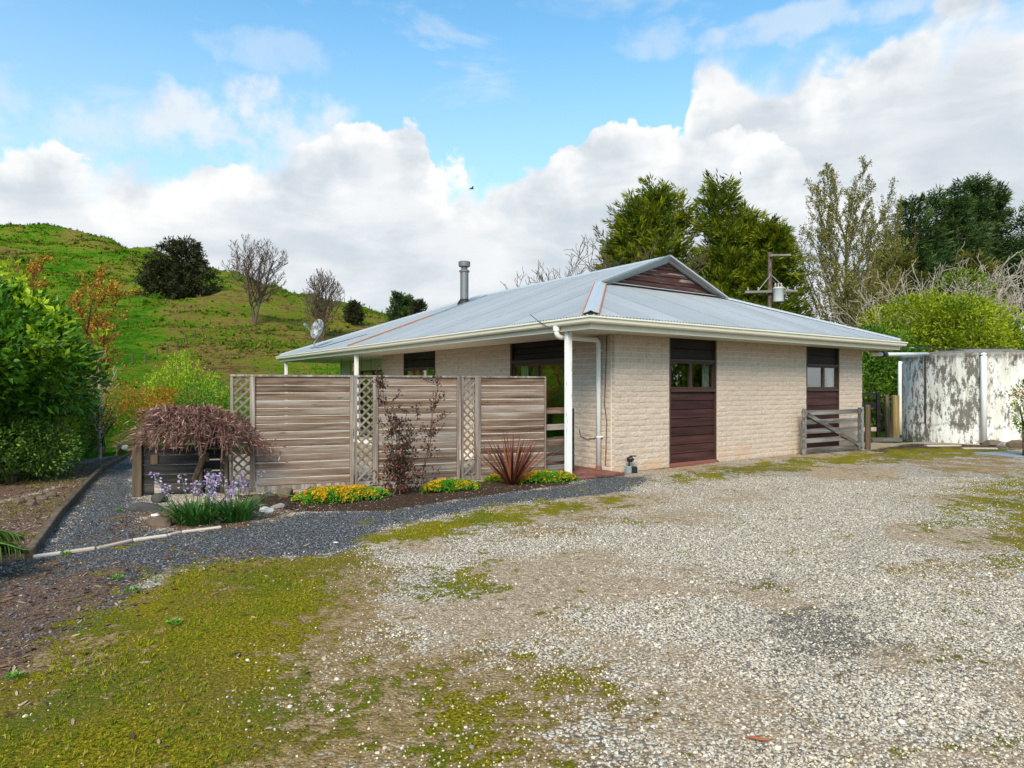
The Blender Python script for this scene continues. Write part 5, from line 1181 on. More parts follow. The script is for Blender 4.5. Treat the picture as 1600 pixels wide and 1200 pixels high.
# willow bush: upright lime wands
def wand_bush(name, p, n, H, spread, mat, label, seed, nl=60, L=.10):
    rng = np.random.default_rng(seed); root = tree_root(name, p, label, 'shrub'); m_ = MB(); PP = []; DD = []
    for i in range(n):
        a = rng.random() * 6.28; r0 = rng.random() ** .6; b = Vector((math.cos(a) * r0 * spread * .7, math.sin(a) * r0 * spread * .5, 0)); h = H * (1 - .35 * r0) * (.75 + .35 * rng.random())
        t = b + Vector((math.cos(a) * r0 * spread * .35, math.sin(a) * r0 * spread * .3, h)); mid = b.lerp(t, .5) + Vector(rng.normal(size=3) * .04)
        m_.tube([b, mid, t], [.014, .010, .004], 4, False); k = rng.random(nl) ** .8
        q = np.outer(1 - k, np.array(b)) + np.outer(k, np.array(t)); q += rng.normal(size=q.shape) * .045; PP.append(q); DD.append(np.tile(np.array(t - b), (nl, 1)) / h + rng.normal(size=(nl, 3)) * .6)
    m_.build('stems', 'stem_green', root); P = np.concatenate(PP); leaf_obj('foliage', P, unit(np.concatenate(DD)), L, L * .32, mat, root, rng)
wp = at(285, 600, 23); wand_bush('willow_bush', (wp.x, wp.y, ter_z(wp.x, wp.y)), 150, 2.75, 1.25, 'leaf_lime', 'bright lime green willow bush beyond the weeping maple', 9, 90)
wp = at(334, 600, 22); wand_bush('willow_bush', (wp.x, wp.y, ter_z(wp.x, wp.y)), 60, 2.1, .6, 'leaf_lime', 'thinner lime willow beside the lattice end of the screen', 10, 40)
# orange tinged young trees behind the large shrub
YT = dict(seg=[6, 4, 3], n=[9, 6], ang=[.6, .7], ratio=[.55, .5], wob=[.08, .14, .2], up=[.04, .08, .05], start=[.3, .25], sides=[6, 4, 3], leaf_from=1, rmin=.006)
for (px, py, d, H, lab, sd) in ((110, 690, 17, 4.1, 'young tree with orange spring leaves rising behind the large shrub', 21), (28, 690, 16, 4.3, 'orange leaved tree at the left edge behind the large shrub', 22), (150, 690, 19, 3.4, 'smaller orange leaved tree nearest to the valley', 23)):
    rng = np.random.default_rng(sd); p = at(px, py, d); root = tree_root('orange_tree', (p.x, p.y, ter_z(p.x, p.y)), lab); m_ = MB(); tips = []
    grow(m_, rng, Vector((0, 0, 0)), Vector((0, 0, 1)), H * .92, .06, 0, YT, tips); m_.build('trunk', 'bark_brown', root)
    P, D = along(tips, 2600, rng); P += rng.normal(size=P.shape) * .05; leaf_obj('crown', P, unit(D + rng.normal(size=D.shape) * .7), .085, .045, 'leaf_orange', root, rng)
p = ground(156, 717); rng = np.random.default_rng(31); root = tree_root('bare_sapling', (p.x, p.y, ter_z(p.x, p.y)), 'pale bare sapling at the far end of the path'); m_ = MB(); tips = []
grow(m_, rng, Vector((0, 0, 0)), Vector((0, 0, 1)), 1.9, .05, 0, dict(seg=[6, 4, 3], n=[8, 5], ang=[.5, .6], ratio=[.6, .5], wob=[.06, .12, .15], up=[.03, .08, .08], start=[.12, .2], sides=[6, 4, 3], rmin=.006), tips); m_.build('trunk', 'bark_pale', root)
# palm-like fronds at the lower left edge
pm_ = empty('palm', (-4.95, 5.0, 0), 0, 'dark palm fronds hanging in at the lower left edge', 'palm'); rng = np.random.default_rng(40)
for az_, ln, z0 in ((.15, 1.15, .55), (-.25, 1.1, .42), (.55, 1.0, .62), (-.7, 1.0, .5), (1.3, 1.0, .6), (-1.6, .9, .5), (2.4, 1.0, .6), (3.3, .9, .55)):
    m_ = MB(); pts = []
    for i in range(9):
        k = i / 8; pts.append(Vector((math.cos(az_) * ln * k, math.sin(az_) * ln * k, z0 * .3 + z0 * 1.1 * k - .95 * k * k * z0 * 1.05)))
    m_.tube(pts, [.016 - .012 * i / 8 for i in range(9)], 5); fr = m_.build('frond', 'stem_green', pm_)
    T = np.array([tuple(q) for q in pts]); n = 90; f = .12 + .87 * np.arange(n) / n; idx = np.minimum((f * 8).astype(int), 7); P = T[idx] + (T[idx + 1] - T[idx]) * (f * 8 - idx)[:, None]; tg = unit(T[idx + 1] - T[idx])
    sd = np.where(np.arange(n) % 2, 1, -1)[:, None] * unit(np.cross(tg, [0, 0, 1.0])); D = unit(sd + tg * .75 + [0, 0, -.25]); leaf_obj('leaflets', P, D, .30 * np.sin(np.pi * np.clip(f * .9 + .1, 0, 1)) + .06, .018, 'leaf_palm', fr, rng, droop=.35)

# ------------------------------------------------------------------ weeping maple
mp = ground(303, 778); maple = tree_root('weeping_maple', (mp.x, mp.y + .1, 0), 'leafless weeping maple with a dense dome of pinkish brown twigs'); rng = np.random.default_rng(50)
m_ = MB(); hub = Vector((.05, 0, .72)); m_.tube([(0, 0, -.03), (-.03, 0, .25), (.06, .02, .5), hub], [.055, .045, .045, .04], 8); m_.build('trunk', 'bark_brown', maple)
m_ = MB(); fine = []
for i in range(46):
    a = i * GOLD; r_ = math.sqrt((i + .5) / 46) * (.78 + .42 * rng.random()); ex = Vector((math.cos(a) * r_ * .60 - .09, math.sin(a) * r_ * .50, 0)); rise = .44 - .10 * r_ ** 2 + rng.normal() * .04
    tip = hub + ex + Vector((0, 0, rise - .38 * max(r_ - .45, 0))); mid = hub + ex * .5 + Vector((rng.normal() * .05, rng.normal() * .05, rise * .95)); m_.tube([hub, hub.lerp(mid, .55) + Vector((0, 0, .06)), mid, tip], [.016, .012, .008, .004], 4, False)
    for j in range(58):
        k = .25 + .8 * rng.random(); s_ = mid.lerp(tip, k) if k > .5 else hub.lerp(mid, .4 + k); dr = Vector((ex.x * .35 + rng.normal() * .13, ex.y * .35 + rng.normal() * .13, 0))
        e_ = s_ + dr + Vector((0, 0, .02 - .26 * rng.random() * (r_ + .25))); fine.append((s_, s_.lerp(e_, .5) + dr * .25 + Vector((0, 0, .05)), e_))
for s_, c_, e_ in fine: m_.tube([s_, c_, e_], [.0045, .0038, .0022], 3, False)
m_.build('branches', 'bark_purple', maple)
T = np.array([[tuple(s_), tuple(c_), tuple(e_)] for s_, c_, e_ in fine]); k = rng.integers(0, len(T), 15000); f = rng.random(15000)[:, None]; P = np.where(f < .5, T[k, 0] + (T[k, 1] - T[k, 0]) * f * 2, T[k, 1] + (T[k, 2] - T[k, 1]) * (f * 2 - 1))
D = unit(T[k, 2] - T[k, 0] + rng.normal(size=P.shape) * .26); leaf_obj('twigs', P, D, .06 + .06 * rng.random(len(P)), .008 + .009 * rng.random(len(P)), 'leaf_maple', maple, rng, fold=.1)

# ------------------------------------------------------------------ bluebells
def strap(V, F, Rn, rng, base, az_, L, lean, W, droop, rnd, seg=5):
    d = np.array([math.cos(az_), math.sin(az_), 0]); s = np.array([-math.sin(az_), math.cos(az_), 0]); b = len(V)
    for i in range(seg + 1):
        k = i / seg; p = base + d * L * lean * k + np.array([0, 0, L * (k * (1 - .25 * lean) - droop * k * k)]); w_ = W * (1 - k ** 2.2) * .5 + .0008
        c = p - np.array([0, 0, .25 * w_]); V += [c - s * w_, c + s * w_]
    for i in range(seg): F.append((b + 2 * i, b + 2 * i + 1, b + 2 * i + 3, b + 2 * i + 2)); Rn.append(rnd)
bb = ground(312, 822)
for (dx, dy, nn, lab, sd) in ((0, 0, 95, 'clump of violet bluebells with arching strap leaves before the sleeper wall', 60), (.34, .16, 45, 'smaller bluebell clump right behind the main one', 61)):
    rng = np.random.default_rng(sd); root = empty('bluebell_clump', (bb.x + dx - .08, bb.y + dy + .1, 0), 0, lab, 'flowers'); V = []; F = []; Rn = []
    for i in range(nn * 3):
        a = rng.random() * 6.28; r_ = .02 + .16 * rng.random(); strap(V, F, Rn, rng, np.array([math.cos(a) * r_, math.sin(a) * r_ * .8, -.01]), a + rng.normal() * .4, .34 + .18 * rng.random(), .22 + .60 * rng.random(), .026, .22 + .42 * rng.random(), rng.random())
    np_obj('leaves', V, F, 'leaf_strap', root, attrs={'rnd': ('FACE', Rn)}, smooth=True)
    m_ = MB(); PP = []; DD = []
    for i in range(18 if dx == 0 else 7):
        a = rng.random() * 6.28; r_ = .20 * rng.random(); b = Vector((math.cos(a) * r_, math.sin(a) * r_, 0)); h = .38 + .24 * rng.random(); t = b + Vector((math.cos(a) * .34 * rng.random(), math.sin(a) * .12 * rng.random(), h)); m_.tube([b, b.lerp(t, .6) + Vector((0, 0, .02)), t], [.005, .0045, .003], 5)
        n = 20; k = .70 + .32 * rng.random(n); q = np.array(b)[None] + np.outer(k, np.array(t - b)); o_ = rng.normal(size=(n, 3)) * [.034, .034, .012]; PP.append(q + o_ * .5); DD.append(o_ * 14 + [0, 0, -.25])
    m_.build('flower_stems', 'stem_green', root); leaf_obj('blooms', np.concatenate(PP), unit(np.concatenate(DD)), .034, .024, 'petal_violet', root, rng)

# ------------------------------------------------------------------ yellow ground-cover mounds
def mound(px, py, rx, ry, h, lab, sd, n=1500):
    rng = np.random.default_rng(sd); p = ground(px, py); root = empty('yellow_flowers', (p.x, p.y, 0), FA, lab, 'flowers', 'yellow flowering mounds along the screen')
    def pts(n, lift):
        a = rng.random(n) * 6.28; r_ = np.sqrt(rng.random(n)); edge_ = 1 + .16 * np.sin(a * 3 + sd) + .1 * np.sin(a * 7); x_ = np.cos(a) * r_ * rx * edge_; y_ = np.sin(a) * r_ * ry * edge_
        z_ = h * np.sqrt(np.clip(1 - r_ ** 2.4, 0, 1)) * (.75 + .4 * fbm(x_ / .12 + 9, y_ / .12, 2, sd)) + lift; return np.stack([x_, y_, z_], -1), np.stack([x_ / rx, y_ / ry, np.full(n, .9)], -1)
    P, D = pts(n * 2, -.012); leaf_obj('foliage', P, unit(D + rng.normal(size=D.shape) * .6), .045, .026, 'leaf_ground', root, rng)
    P, D = pts(int(n * .22), .008); keep_ = fbm(P[:, 0] / .13, P[:, 1] / .13, 3, sd + 5) > .36; P = P[keep_]; P = np.repeat(P, 16, 0) + rng.normal(size=(len(P) * 16, 3)) * [.012, .012, .006]; leaf_obj('blooms', P, unit(rng.normal(size=P.shape) + [0, 0, .8]), .022, .018, 'petal_yellow', root, rng)
    m_ = MB(); [m_.tube([(rng.normal() * .1 * rx, rng.normal() * .1 * ry, -.01), (rng.normal() * .45 * rx, rng.normal() * .4 * ry, h * .6)], .006, 4, False) for _ in range(26)]; m_.build('stems', 'stem_green', root)
mound(530, 781, .56, .30, .17, 'largest mound of yellow flowers, left of the rose bush', 70, 2200)
mound(700, 766, .42, .20, .15, 'green mound edged with yellow flowers between the rose and the flax', 71, 1500)
mound(852, 752, .48, .24, .16, 'mound of yellow flowers between the flax and the white post', 72, 1700)
mound(772, 752, .14, .10, .09, 'little tuft of yellow flowers left of the flax', 73, 300)

# ------------------------------------------------------------------ roses and flax
def rose(px, py, canes, lab, sd, nleaf):
    rng = np.random.default_rng(sd); p = ground(px, py); root = empty('rose_bush', (p.x, p.y, 0), 0, lab, 'rose'); m_ = MB(); tips = []
    for (dx, dy, H, r_) in canes:
        pts = [Vector((rng.normal() * .04, rng.normal() * .03, -.02))]
        for i in range(1, 7): k = i / 6; pts.append(Vector((dx * k ** 1.3 + rng.normal() * .025, dy * k + rng.normal() * .02, H * k)))
        m_.tube(pts, [r_ * (1 - .6 * i / 6) for i in range(7)], 5)
        for j in range(9):
            i = rng.integers(2, 7); b = pts[i]; d_ = Vector((rng.normal(), rng.normal() * .6, .7 + .5 * rng.random())).normalized(); L = .10 + .22 * rng.random(); e_ = b + d_ * L; m_.tube([b, b.lerp(e_, .5) + Vector(rng.normal(size=3) * .015), e_], [.005, .004, .003], 4, False); tips.append(np.array([tuple(b), tuple(b.lerp(e_, .5)), tuple(e_)]))
    m_.build('canes', 'bark_brown', root); P, D = along(tips, nleaf, rng); P += rng.normal(size=P.shape) * .028; leaf_obj('leaves', P, unit(D + rng.normal(size=D.shape) * .9), .045, .028, 'leaf_rose', root, rng)
    n = nleaf // 3; q = np.stack([rng.normal(size=n) * .16, rng.normal(size=n) * .10, .05 + .30 * rng.random(n)], -1); leaf_obj('low_leaves', q, rng.normal(size=q.shape) + [0, 0, .3], .045, .028, 'leaf_rose', root, rng)
rose(622, 772, [(-.22, 0, 1.50, .010), (-.05, .02, 1.30, .012), (.12, .0, 1.15, .011), (.02, -.02, .95, .010), (.26, .02, 1.05, .009), (-.15, .02, .8, .009), (.2, 0, .6, .008)], 'dark leaved rose bush tied against the middle of the timber screen', 80, 1500)
rose(660, 764, [(.22, .05, 1.52, .009), (.13, .05, 1.15, .007)], 'tall single rose cane right of the dark rose bush', 81, 300)
fp = ground(800, 757); flax = empty('flax', (fp.x, fp.y, 0), 0, 'bronze red flax with stiff upright blades before the timber screen', 'flax'); rng = np.random.default_rng(90)
for i in range(46):
    a = i * GOLD; r_ = math.sqrt((i + .5) / 46); V = []; F = []; Rn = []; L = .88 - .10 * r_ + .14 * rng.random()
    strap(V, F, Rn, rng, np.array([math.cos(a) * .05 * r_, math.sin(a) * .05 * r_, -.01]), a, L, .10 + .85 * r_ ** 1.3, .040, .02 + .20 * r_ * rng.random(), rng.random(), 7); np_obj('blade', V, F, 'leaf_flax', flax, attrs={'rnd': ('FACE', Rn)}, smooth=True)
for a, L, dr in ((.1, .62, .38), (-.35, .6, .42), (2.9, .55, .4), (.6, .5, .4)):
    V = []; F = []; Rn = []; strap(V, F, Rn, rng, np.array([.02, -.02, 0]), a, L, .95, .034, dr, .7, 7); np_obj('blade', V, F, 'leaf_golden', flax, attrs={'rnd': ('FACE', Rn)}, smooth=True)

# ------------------------------------------------------------------ trees
def bare_tree(name, p, H, label, seed, S, bark_, r0=None, leafmat=None, nleaf=0, L=.1, W=.05, stems=1, group=None, lean=0.0, jit=.06, spread=.25, width=None, egg=None):
    rng = np.random.default_rng(seed); root = tree_root(name, p, label, 'tree', group); m_ = MB(); tips = []
    for i in range(stems):
        a = i * 2.4 + rng.random(); d = Vector((math.cos(a) * spread * (stems > 1) + lean, math.sin(a) * spread * (stems > 1), 1)).normalized()
        grow(m_, rng, Vector((0, 0, -.2)), d, H * (1 - .12 * (i > 0) * rng.random()), r0 or H * .018, 0, S, tips)
    A = np.array(m_.v); kz = H / A[:, 2].max(); kx = (width / 2) / np.percentile(np.abs(A[:, :2]).max(1), 99) if width else kz    # fit the grown tree to its measured height and spread
    def fit(Q):
        Q = Q * [kx, kx, kz]
        if egg:                                   # round the crown off to an egg of relative centre height egg[0] and half height egg[1]
            c = np.array([0, 0, H * egg[0]]); r_ = np.array([width / 2, width / 2, H * egg[1]]); e_ = np.linalg.norm((Q - c) / r_, axis=1); up_ = Q[:, 2] > H * (egg[0] - egg[1])
            Q = np.where((up_ & (e_ > 1))[:, None], c + (Q - c) / np.maximum(e_, 1e-6)[:, None] ** .85, Q)
        return Q
    m_.v = [tuple(q) for q in fit(A)]; tips = [fit(t) for t in tips]
    m_.build('trunk', bark_, root)
    if leafmat:
        P, D = along(tips, nleaf, rng); P += rng.normal(size=P.shape) * jit; leaf_obj('crown', P, unit(D + rng.normal(size=D.shape) * .8), L * (.6 + .8 * rng.random(nleaf)), W, leafmat, root, rng)
    return root
WINTER = dict(seg=[7, 6, 5, 4], n=[19, 9, 6], ang=[.60, .5, .55], ratio=[.62, .48, .45], wob=[.05, .09, .12, .16], up=[.02, .12, .10, .06], start=[.20, .25, .2], sides=[7, 5, 3, 3], rmin=.03, leaf_from=2, fall=.5, rr=.5)
# two bare trees on the spur
h1 = hill_hit(398, 506); h2 = hill_hit(503, 541)
bare_tree('bare_tree', h1, (506 - 362) / FOC * h1.y, 'larger bare tree on the hill spur above the screen', 101, WINTER, 'bark_brown', stems=2, spread=.10, width=104 / FOC * h1.y, egg=(.60, .40))
bare_tree('bare_tree', h2, (541 - 418) / FOC * h2.y, 'smaller bare tree on the hill just above the satellite dish', 102, WINTER, 'bark_brown', stems=2, spread=.10, width=70 / FOC * h2.y, egg=(.60, .40))
# plume trees: conifers made of drooping or upright sprays on real limbs
def conifer(name, p, H, prof, label, mat, seed, n, plume, blades, L, W, bark_='bark_brown', up=.35, ragged=.2, inner=.25, group=None, squash=1.0, tone=.4, trunk_r=None, leaders=None, spreadk=.26, align=.9):
    """prof(k) gives crown radius at relative height k"""
    rng = np.random.default_rng(seed); root = tree_root(name, p, label, 'tree', group); m_ = MB()
    m_.tube([(0, 0, -.3), (.0, 0, H * .5), (.05, 0, H * .97)], [trunk_r or H * .022, H * .014, .03], 8, False)
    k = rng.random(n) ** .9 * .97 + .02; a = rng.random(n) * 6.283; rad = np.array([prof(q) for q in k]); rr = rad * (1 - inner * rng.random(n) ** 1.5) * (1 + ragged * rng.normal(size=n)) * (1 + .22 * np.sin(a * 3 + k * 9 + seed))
    tip = np.stack([np.cos(a) * rr, np.sin(a) * rr * squash, k * H], -1); out = np.stack([np.cos(a), np.sin(a), np.full(n, up)], -1)
    if leaders:                                   # several ragged spires instead of one
        li = rng.integers(0, len(leaders), n); Ld = np.array(leaders); tip = np.stack([tip[:, 0] * Ld[li, 3] + Ld[li, 0], tip[:, 1] * Ld[li, 3] + Ld[li, 1], tip[:, 2] * Ld[li, 2]], -1)
    for i in range(0, n, 4):
        b = Vector((0, 0, max(tip[i, 2] - abs(rr[i]) * up * 1.2, .1))); t = Vector(tip[i]); m_.tube([b, b.lerp(t, .5) + Vector((0, 0, -.04 * abs(rr[i]))), t], [.03 + .004 * H, .025, .012], 4, False)
    m_.build('trunk', bark_, root)
    dirs = unit(out + rng.normal(size=out.shape) * .35); idx = np.repeat(np.arange(n), blades); f = rng.random(len(idx)); sp = rng.normal(size=(len(idx), 3)) * (plume * spreadk * (1.15 - f))[:, None]
    P = tip[idx] - dirs[idx] * plume * .45 + dirs[idx] * (f * plume)[:, None] + sp; P[:, 2] = np.maximum(P[:, 2], .05)
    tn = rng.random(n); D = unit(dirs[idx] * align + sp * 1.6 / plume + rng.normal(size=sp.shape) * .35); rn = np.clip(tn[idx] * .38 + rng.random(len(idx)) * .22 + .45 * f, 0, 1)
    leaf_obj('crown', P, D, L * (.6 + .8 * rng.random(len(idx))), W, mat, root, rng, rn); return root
def prof_col(a, b):   # columnar: widest low, ragged top
    return lambda k: a * (1 - k) ** b + .12
h = hill_hit(278, 466); Hm = (466 - 373) / FOC * h.y
def prof_round(R_): return lambda k: R_ * (math.sin(math.pi * min(k * .80 + .20, 1.0)) ** .65 + .06)
conifer('macrocarpa', h - Vector((0, 0, .4)), Hm * 1.02, prof_round(Hm * .53), 'dark spreading macrocarpa standing alone on the green hill', 'leaf_macrocarpa', 110, 520, Hm * .16, 42, Hm * .05, Hm * .018, up=.25, ragged=.16, inner=.5, leaders=[(0, 0, .92, .72), (Hm * .16, 0, 1.0, .5), (-Hm * .10, -.5, .97, .5), (Hm * .26, .5, .62, .62), (-Hm * .26, -.5, .58, .62)])
h = hill_hit(552, 506); conifer('hill_shrub', h - Vector((0, 0, .1)), (507 - 474) / FOC * h.y * 1.05, prof_round(.0095 * h.y), 'small dark round tree on the hill above the roof end', 'leaf_macrocarpa', 111, 150, .007 * h.y, 26, .004 * h.y, .0014 * h.y, up=.2, inner=.5)
for (px, top_, d, lab, sd, wd) in ((622, 459, 62, 'taller grey green conifer peeping over the far roof slope', 112, 1.25), (634, 463, 63, 'second pointed conifer close against the taller one over the roof', 115, 1.2), (655, 472, 61, 'shorter conifer right of the pointed pair over the roof', 113, 1.1)):
    p = at(px, 560, d); H = EYE + (HOR - top_) / FOC * d; conifer('far_conifer', (p.x, p.y, -.1), H, prof_col(wd * 1.75, .8), lab, 'leaf_macrocarpa' if sd == 113 else 'leaf_pine', sd, 320, .9, 30, .3, .08, up=.9, spreadk=.18, align=1.2, ragged=.1)
# golden green cypresses behind the ridge
p = at(1022, 480, 40); conifer('cypress', (p.x, p.y, -.1), EYE + (HOR - 292) / FOC * 40, lambda k: 2.5 * (1 - k ** 2.2) ** .9 * (.72 + .28 * math.sin(k * 3)) + .25, 'broad golden green cypress behind the roof gable', 'leaf_cypress', 120, 820, 1.6, 78, .38, .072, up=.65, ragged=.16, inner=.6, spreadk=.20, align=1.4, leaders=[(0, 0, 1, .8), (1.3, .2, 1.0, .75), (-1.2, -.2, .93, .75), (.5, -.5, .86, .95), (-1.9, .2, .8, .6)])
p = at(985, 480, 41); conifer('cypress', (p.x, p.y, -.1), EYE + (HOR - 330) / FOC * 41, lambda k: 1.9 * (1 - k ** 3) ** .8 + .25, 'lower brownish cypress at the left of the golden green pair', 'leaf_pine_olive', 121, 300, 1.4, 46, .40, .06, up=.7, ragged=.25, inner=.5, spreadk=.16, align=1.3)
p = at(1137, 480, 38); conifer('cypress', (p.x, p.y, -.1), EYE + (HOR - 284) / FOC * 38, lambda k: 2.2 * (1 - k ** 2.0) ** .9 + .2, 'tall bright cypress beside the power pole', 'leaf_cypress', 122, 820, 1.5, 78, .38, .072, up=.6, ragged=.16, inner=.6, spreadk=.20, align=1.4, leaders=[(-.5, 0, 1, .8), (.8, .1, .9, .8), (1.5, -.1, .8, .75), (-.2, -.4, .8, .9)])
p = at(1203, 480, 37); conifer('cypress', (p.x, p.y, -.1), EYE + (HOR - 352) / FOC * 37, lambda k: 2.0 * (1 - k) ** .7 + .2, 'shorter dark cypress behind the power pole', 'leaf_cypress', 123, 520, 1.3, 66, .36, .07, up=.4, ragged=.2, inner=.5, spreadk=.20, align=1.4)
# bare twiggy trees left of the cypresses
TWIG = dict(seg=[6, 5, 4, 3], n=[8, 6, 4], ang=[.55, .6, .6], ratio=[.6, .55, .5], wob=[.07, .12, .15, .2], up=[.02, .08, .06, .04], start=[.2, .2, .2], sides=[6, 4, 3, 3], rmin=.02, fall=.4, rr=.5, leaf_from=2)
for (px, top_, d, lab, sd) in ((905, 352, 36, 'bare twiggy tree left of the cypresses behind the ridge', 130), (950, 345, 38, 'bare tree rising directly before the brownish cypress', 131), (870, 388, 36, 'lowest bare tree showing over the ridge', 132), (1010, 360, 37, 'pale bare stems before the broad cypress', 133)):
    p = at(px, 480, d); bare_tree('bare_tree', (p.x, p.y, -.1), (EYE + (HOR - top_) / FOC * d) * .97, lab, sd, TWIG, 'bark_brown', stems=4, spread=.26)
p = at(815, 480, 36); bare_tree('bare_tree', (p.x, p.y, -.1), 6.0, 'thin bare twigs just above the ridge left of the other bare trees', 134, TWIG, 'bark_brown', stems=2, spread=.3)
# half leafed poplar
POP = dict(seg=[9, 7, 5, 4], n=[24, 12, 6], ang=[.66, .55, .6], ratio=[.74, .36, .5], wob=[.025, .05, .10, .14], up=[.02, .06, .05, .03], start=[.14, .15, .15], sides=[8, 5, 3, 3], rmin=.013, fall=.50, rr=.48, leaf_from=2)
p = at(1322, 500, 36); bare_tree('poplar', (p.x, p.y, -.1), 14.4, 'tall half leafed poplar rising right of the power pole', 140, POP, 'bark_olive', r0=.30, leafmat='leaf_poplar', nleaf=26000, L=.095, W=.055, jit=.05, width=6.0, egg=(.62, .38))
p = at(1391, 500, 44); bare_tree('poplar', (p.x, p.y, -.1), 14.6, 'slim half leafed poplar between the tall one and the pines', 141, POP, 'bark_olive', r0=.16, leafmat='leaf_poplar', nleaf=4500, L=.12, W=.075, jit=.06, width=3.0)
p = at(1345, 500, 33); bare_tree('poplar', (p.x, p.y, -.1), 8.0, 'low olive leaved sapling at the foot of the poplar', 142, POP, 'bark_olive', r0=.10, leafmat='leaf_poplar', nleaf=7000, L=.12, W=.07, jit=.10, width=4.5)
# pines
def pine(px, top_, d, Rr, lab, sd, mat='leaf_pine', n=360, lo=.15):
    p = at(px, 500, d); H = EYE + (HOR - top_) / FOC * d
    conifer('pine', (p.x, p.y, -.1), H, lambda k: Rr * ((1 - (k - lo) / (1.0 - lo)) ** (.75 if Rr > 2.5 else 1.15) if k > lo else .25) * (.75 + .35 * math.sin(k * 31 + sd)) + .12, lab, mat, sd, n, 1.25, 50, .42, .075, up=.4, ragged=.25, inner=.5, trunk_r=.3, leaders=[(0, 0, 1, .9), (Rr * .45, .2, .88, .7), (-Rr * .5, -.2, .82, .75), (.1, -.4, .72, 1.0)] if Rr > 2.5 else None, spreadk=.24, align=1.1)
pine(1425, 312, 46, 3.3, 'broad dark pine at the left of the pine group', 150, 'leaf_pine', 620)
pine(1462, 296, 49, 3.4, 'tallest dense dark pine in the middle of the group', 151, n=680)
pine(1495, 312, 48, 3.3, 'broad dark pine in front of the narrow spires', 158, n=600)
pine(1500, 285, 52, 1.9, 'narrow dark pine spire right of the dense one', 152, n=240, lo=.3)
pine(1528, 277, 52, 1.9, 'tallest narrow pine spire', 153, n=240, lo=.3)
pine(1556, 290, 53, 2.0, 'narrow pine spire right of the tallest spire', 154, n=240, lo=.3)
pine(1605, 318, 50, 2.8, 'dark pine at the right edge of the picture', 155, n=560)
pine(1400, 400, 43, 3.0, 'low olive pine at the foot of the group', 156, 'leaf_pine_olive', 420, .0)
pine(1520, 400, 45, 3.4, 'low brown green pine behind the bare orchard trees', 157, 'leaf_pine_olive', 420, .0)
# pale bare orchard trees
ORCH = dict(seg=[5, 5, 4, 3], n=[5, 5, 3], ang=[.5, .55, .6], ratio=[.75, .6, .5], wob=[.10, .14, .16, .2], up=[.02, .06, .06, .04], start=[.15, .25, .3], sides=[6, 5, 4, 3], rmin=.017, fall=.4, rr=.62, leaf_from=2)
for (px, top_, d, lab, sd, st) in ((1550, 372, 29, 'pale bare orchard tree with many stems above the tank', 160, 7), (1478, 392, 30, 'pale bare orchard tree behind the big golden shrub', 161, 6), (1420, 400, 30, 'pale bare tree leaning over the left of the golden shrub', 162, 5), (1610, 352, 29, 'tall pale bare orchard tree at the right edge', 163, 6)):
    p = at(px, 500, d); bare_tree('orchard_tree', (p.x, p.y, -.1), (EYE + (HOR - top_) / FOC * d) * .99, lab, sd, ORCH, 'bark_pale', r0=.085, stems=st, spread=.42)
# shrubs behind the tank and the house corner
c = at(1468, 530, 24.5); bush('golden_shrub', (c.x, c.y, 2.65), (2.5, 1.8, 2.25), 'big golden green shrub behind the water tank', 'leaf_golden', 46000, .13, .06, 170, nl=60, lobe=.95, tone=.55)
c = at(1545, 540, 25.0); bush('golden_shrub', (c.x + .1, c.y, 2.0), (1.5, 1.4, 1.75), 'darker green shrub between the golden one and the steel shed', 'leaf_hedge', 14000, .16, .07, 171, nl=40, lobe=.65, tone=.5)
c = at(1385, 560, 23.5); bush('hedge_bush', (c.x, c.y, 1.75), (1.45, 1.2, 1.7), 'green bush showing between the house corner and the tank', 'leaf_hedge', 14000, .13, .06, 172, nl=40, lobe=.6, tone=.5)
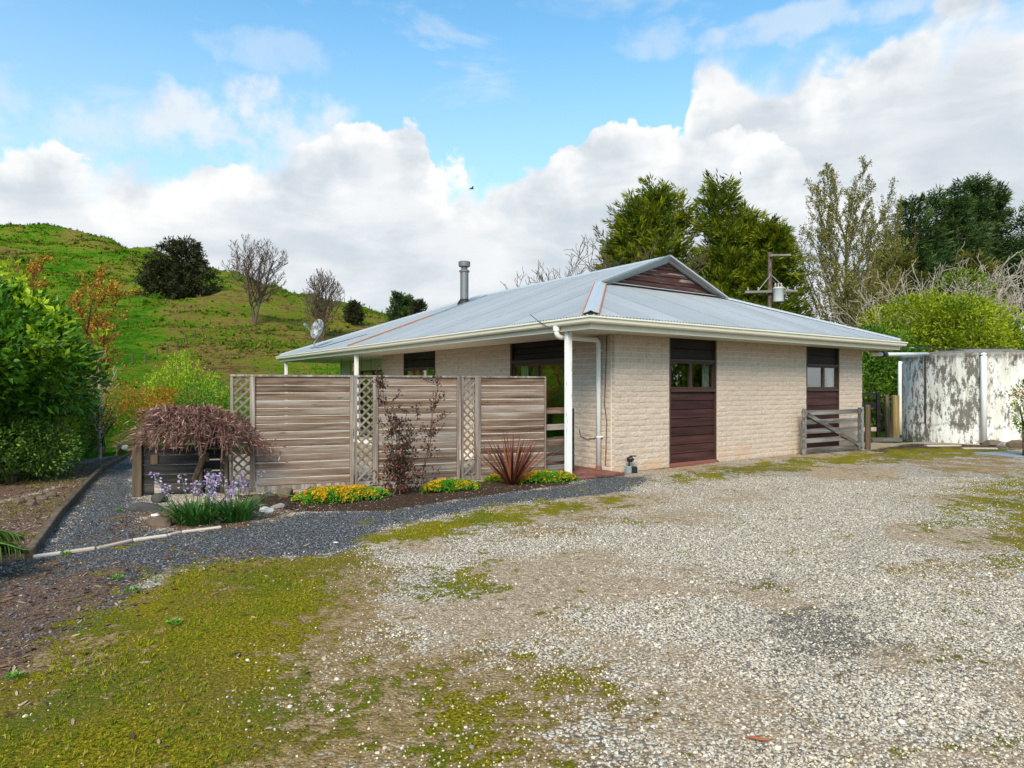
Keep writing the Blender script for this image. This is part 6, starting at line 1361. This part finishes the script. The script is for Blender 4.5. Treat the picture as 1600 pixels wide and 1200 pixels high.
# thin shrub at the right edge and trees at the right, out of frame, that the windows mirror
c = at(1606, 640, 14.2); bush('edge_shrub', (c.x, c.y, .95), (.30, .3, .85), 'thin orange tipped shrub at the right edge before the tank', 'leaf_golden', 700, .07, .035, 173, nl=16, lobe=.25, top='leaf_orange', ntop=120, flat=.0)
for (x_, y_, r_, sd) in ((22.5, 9.0, 3.4, 180), (24, 13.5, 3.2, 181), (21.5, 4.0, 3.0, 182)):
    bush('side_shrub', (x_, y_, 2.2), (r_, r_ * .8, 2.6), 'large golden shrub beside the drive, mirrored in the right-hand windows', 'leaf_golden', 9000, .30, .14, sd, nl=50, lobe=1.0, group='shrubs beside the drive')
# hill fence: one post each
q = MB(); q.tube([(0, 0, -.3), (0, 0, 1.1)], [.11, .10], 5); fpm = q.mesh('fence_post', 'bark_brown')
for i, (px, py) in enumerate(((207, 568), (228, 566), (245, 557), (262, 552), (277, 545), (291, 536), (304, 528), (316, 520), (328, 508))):
    h = hill_hit(px, py, 50); tag(inst('fence_post', fpm, None, h, (R(rf.uniform(-4, 4)), R(rf.uniform(-4, 4)), 0)), 'small dark fence post climbing the hill spur', 'post', 'fence posts up the spur')
for i in range(15):
    k = i / 14; px = 322 + k * 275; 
    # along the skyline ridge
    d_ = np.arange(80, 320, .5); X_ = (px - 800) / FOC * d_; ang = (terrain_h(X_, d_) - EYE) / d_; j = int(ang.argmax()); tag(inst('fence_post', fpm, None, (X_[j], d_[j], ter_z(X_[j], d_[j])), (0, R(rf.uniform(-5, 5)), 0)), 'tiny fence post on the skyline of the hill', 'post', 'fence posts along the skyline')

# little weeds coming up through the litter and moss
for i, (px, py, lab) in enumerate(((22, 1062, 'clover weed at the left edge in the litter'), (182, 906, 'small green weed on the grey path below the pale timber'), (207, 925, 'small weed where the path meets the moss'), (104, 868, 'green weed by the corner of the two timber edgings'), (185, 800, 'weed on the grey path beside the flat dark rock'), (270, 978, 'weed on the edge of the moss'))):
    rng = np.random.default_rng(300 + i); p = ground(px, py); root = empty('weed', (p.x, p.y, 0), 0, lab, 'weed', 'weeds in the yard'); n = 46; a = rng.random(n) * 6.28; rr = .035 * np.sqrt(rng.random(n)); P = np.stack([np.cos(a) * rr, np.sin(a) * rr, .006 + .02 * rng.random(n)], -1); leaf_obj('leaves', P, np.stack([np.cos(a), np.sin(a), .6 + .5 * rng.random(n)], -1), .022, .014, 'leaf_ground', root, rng)
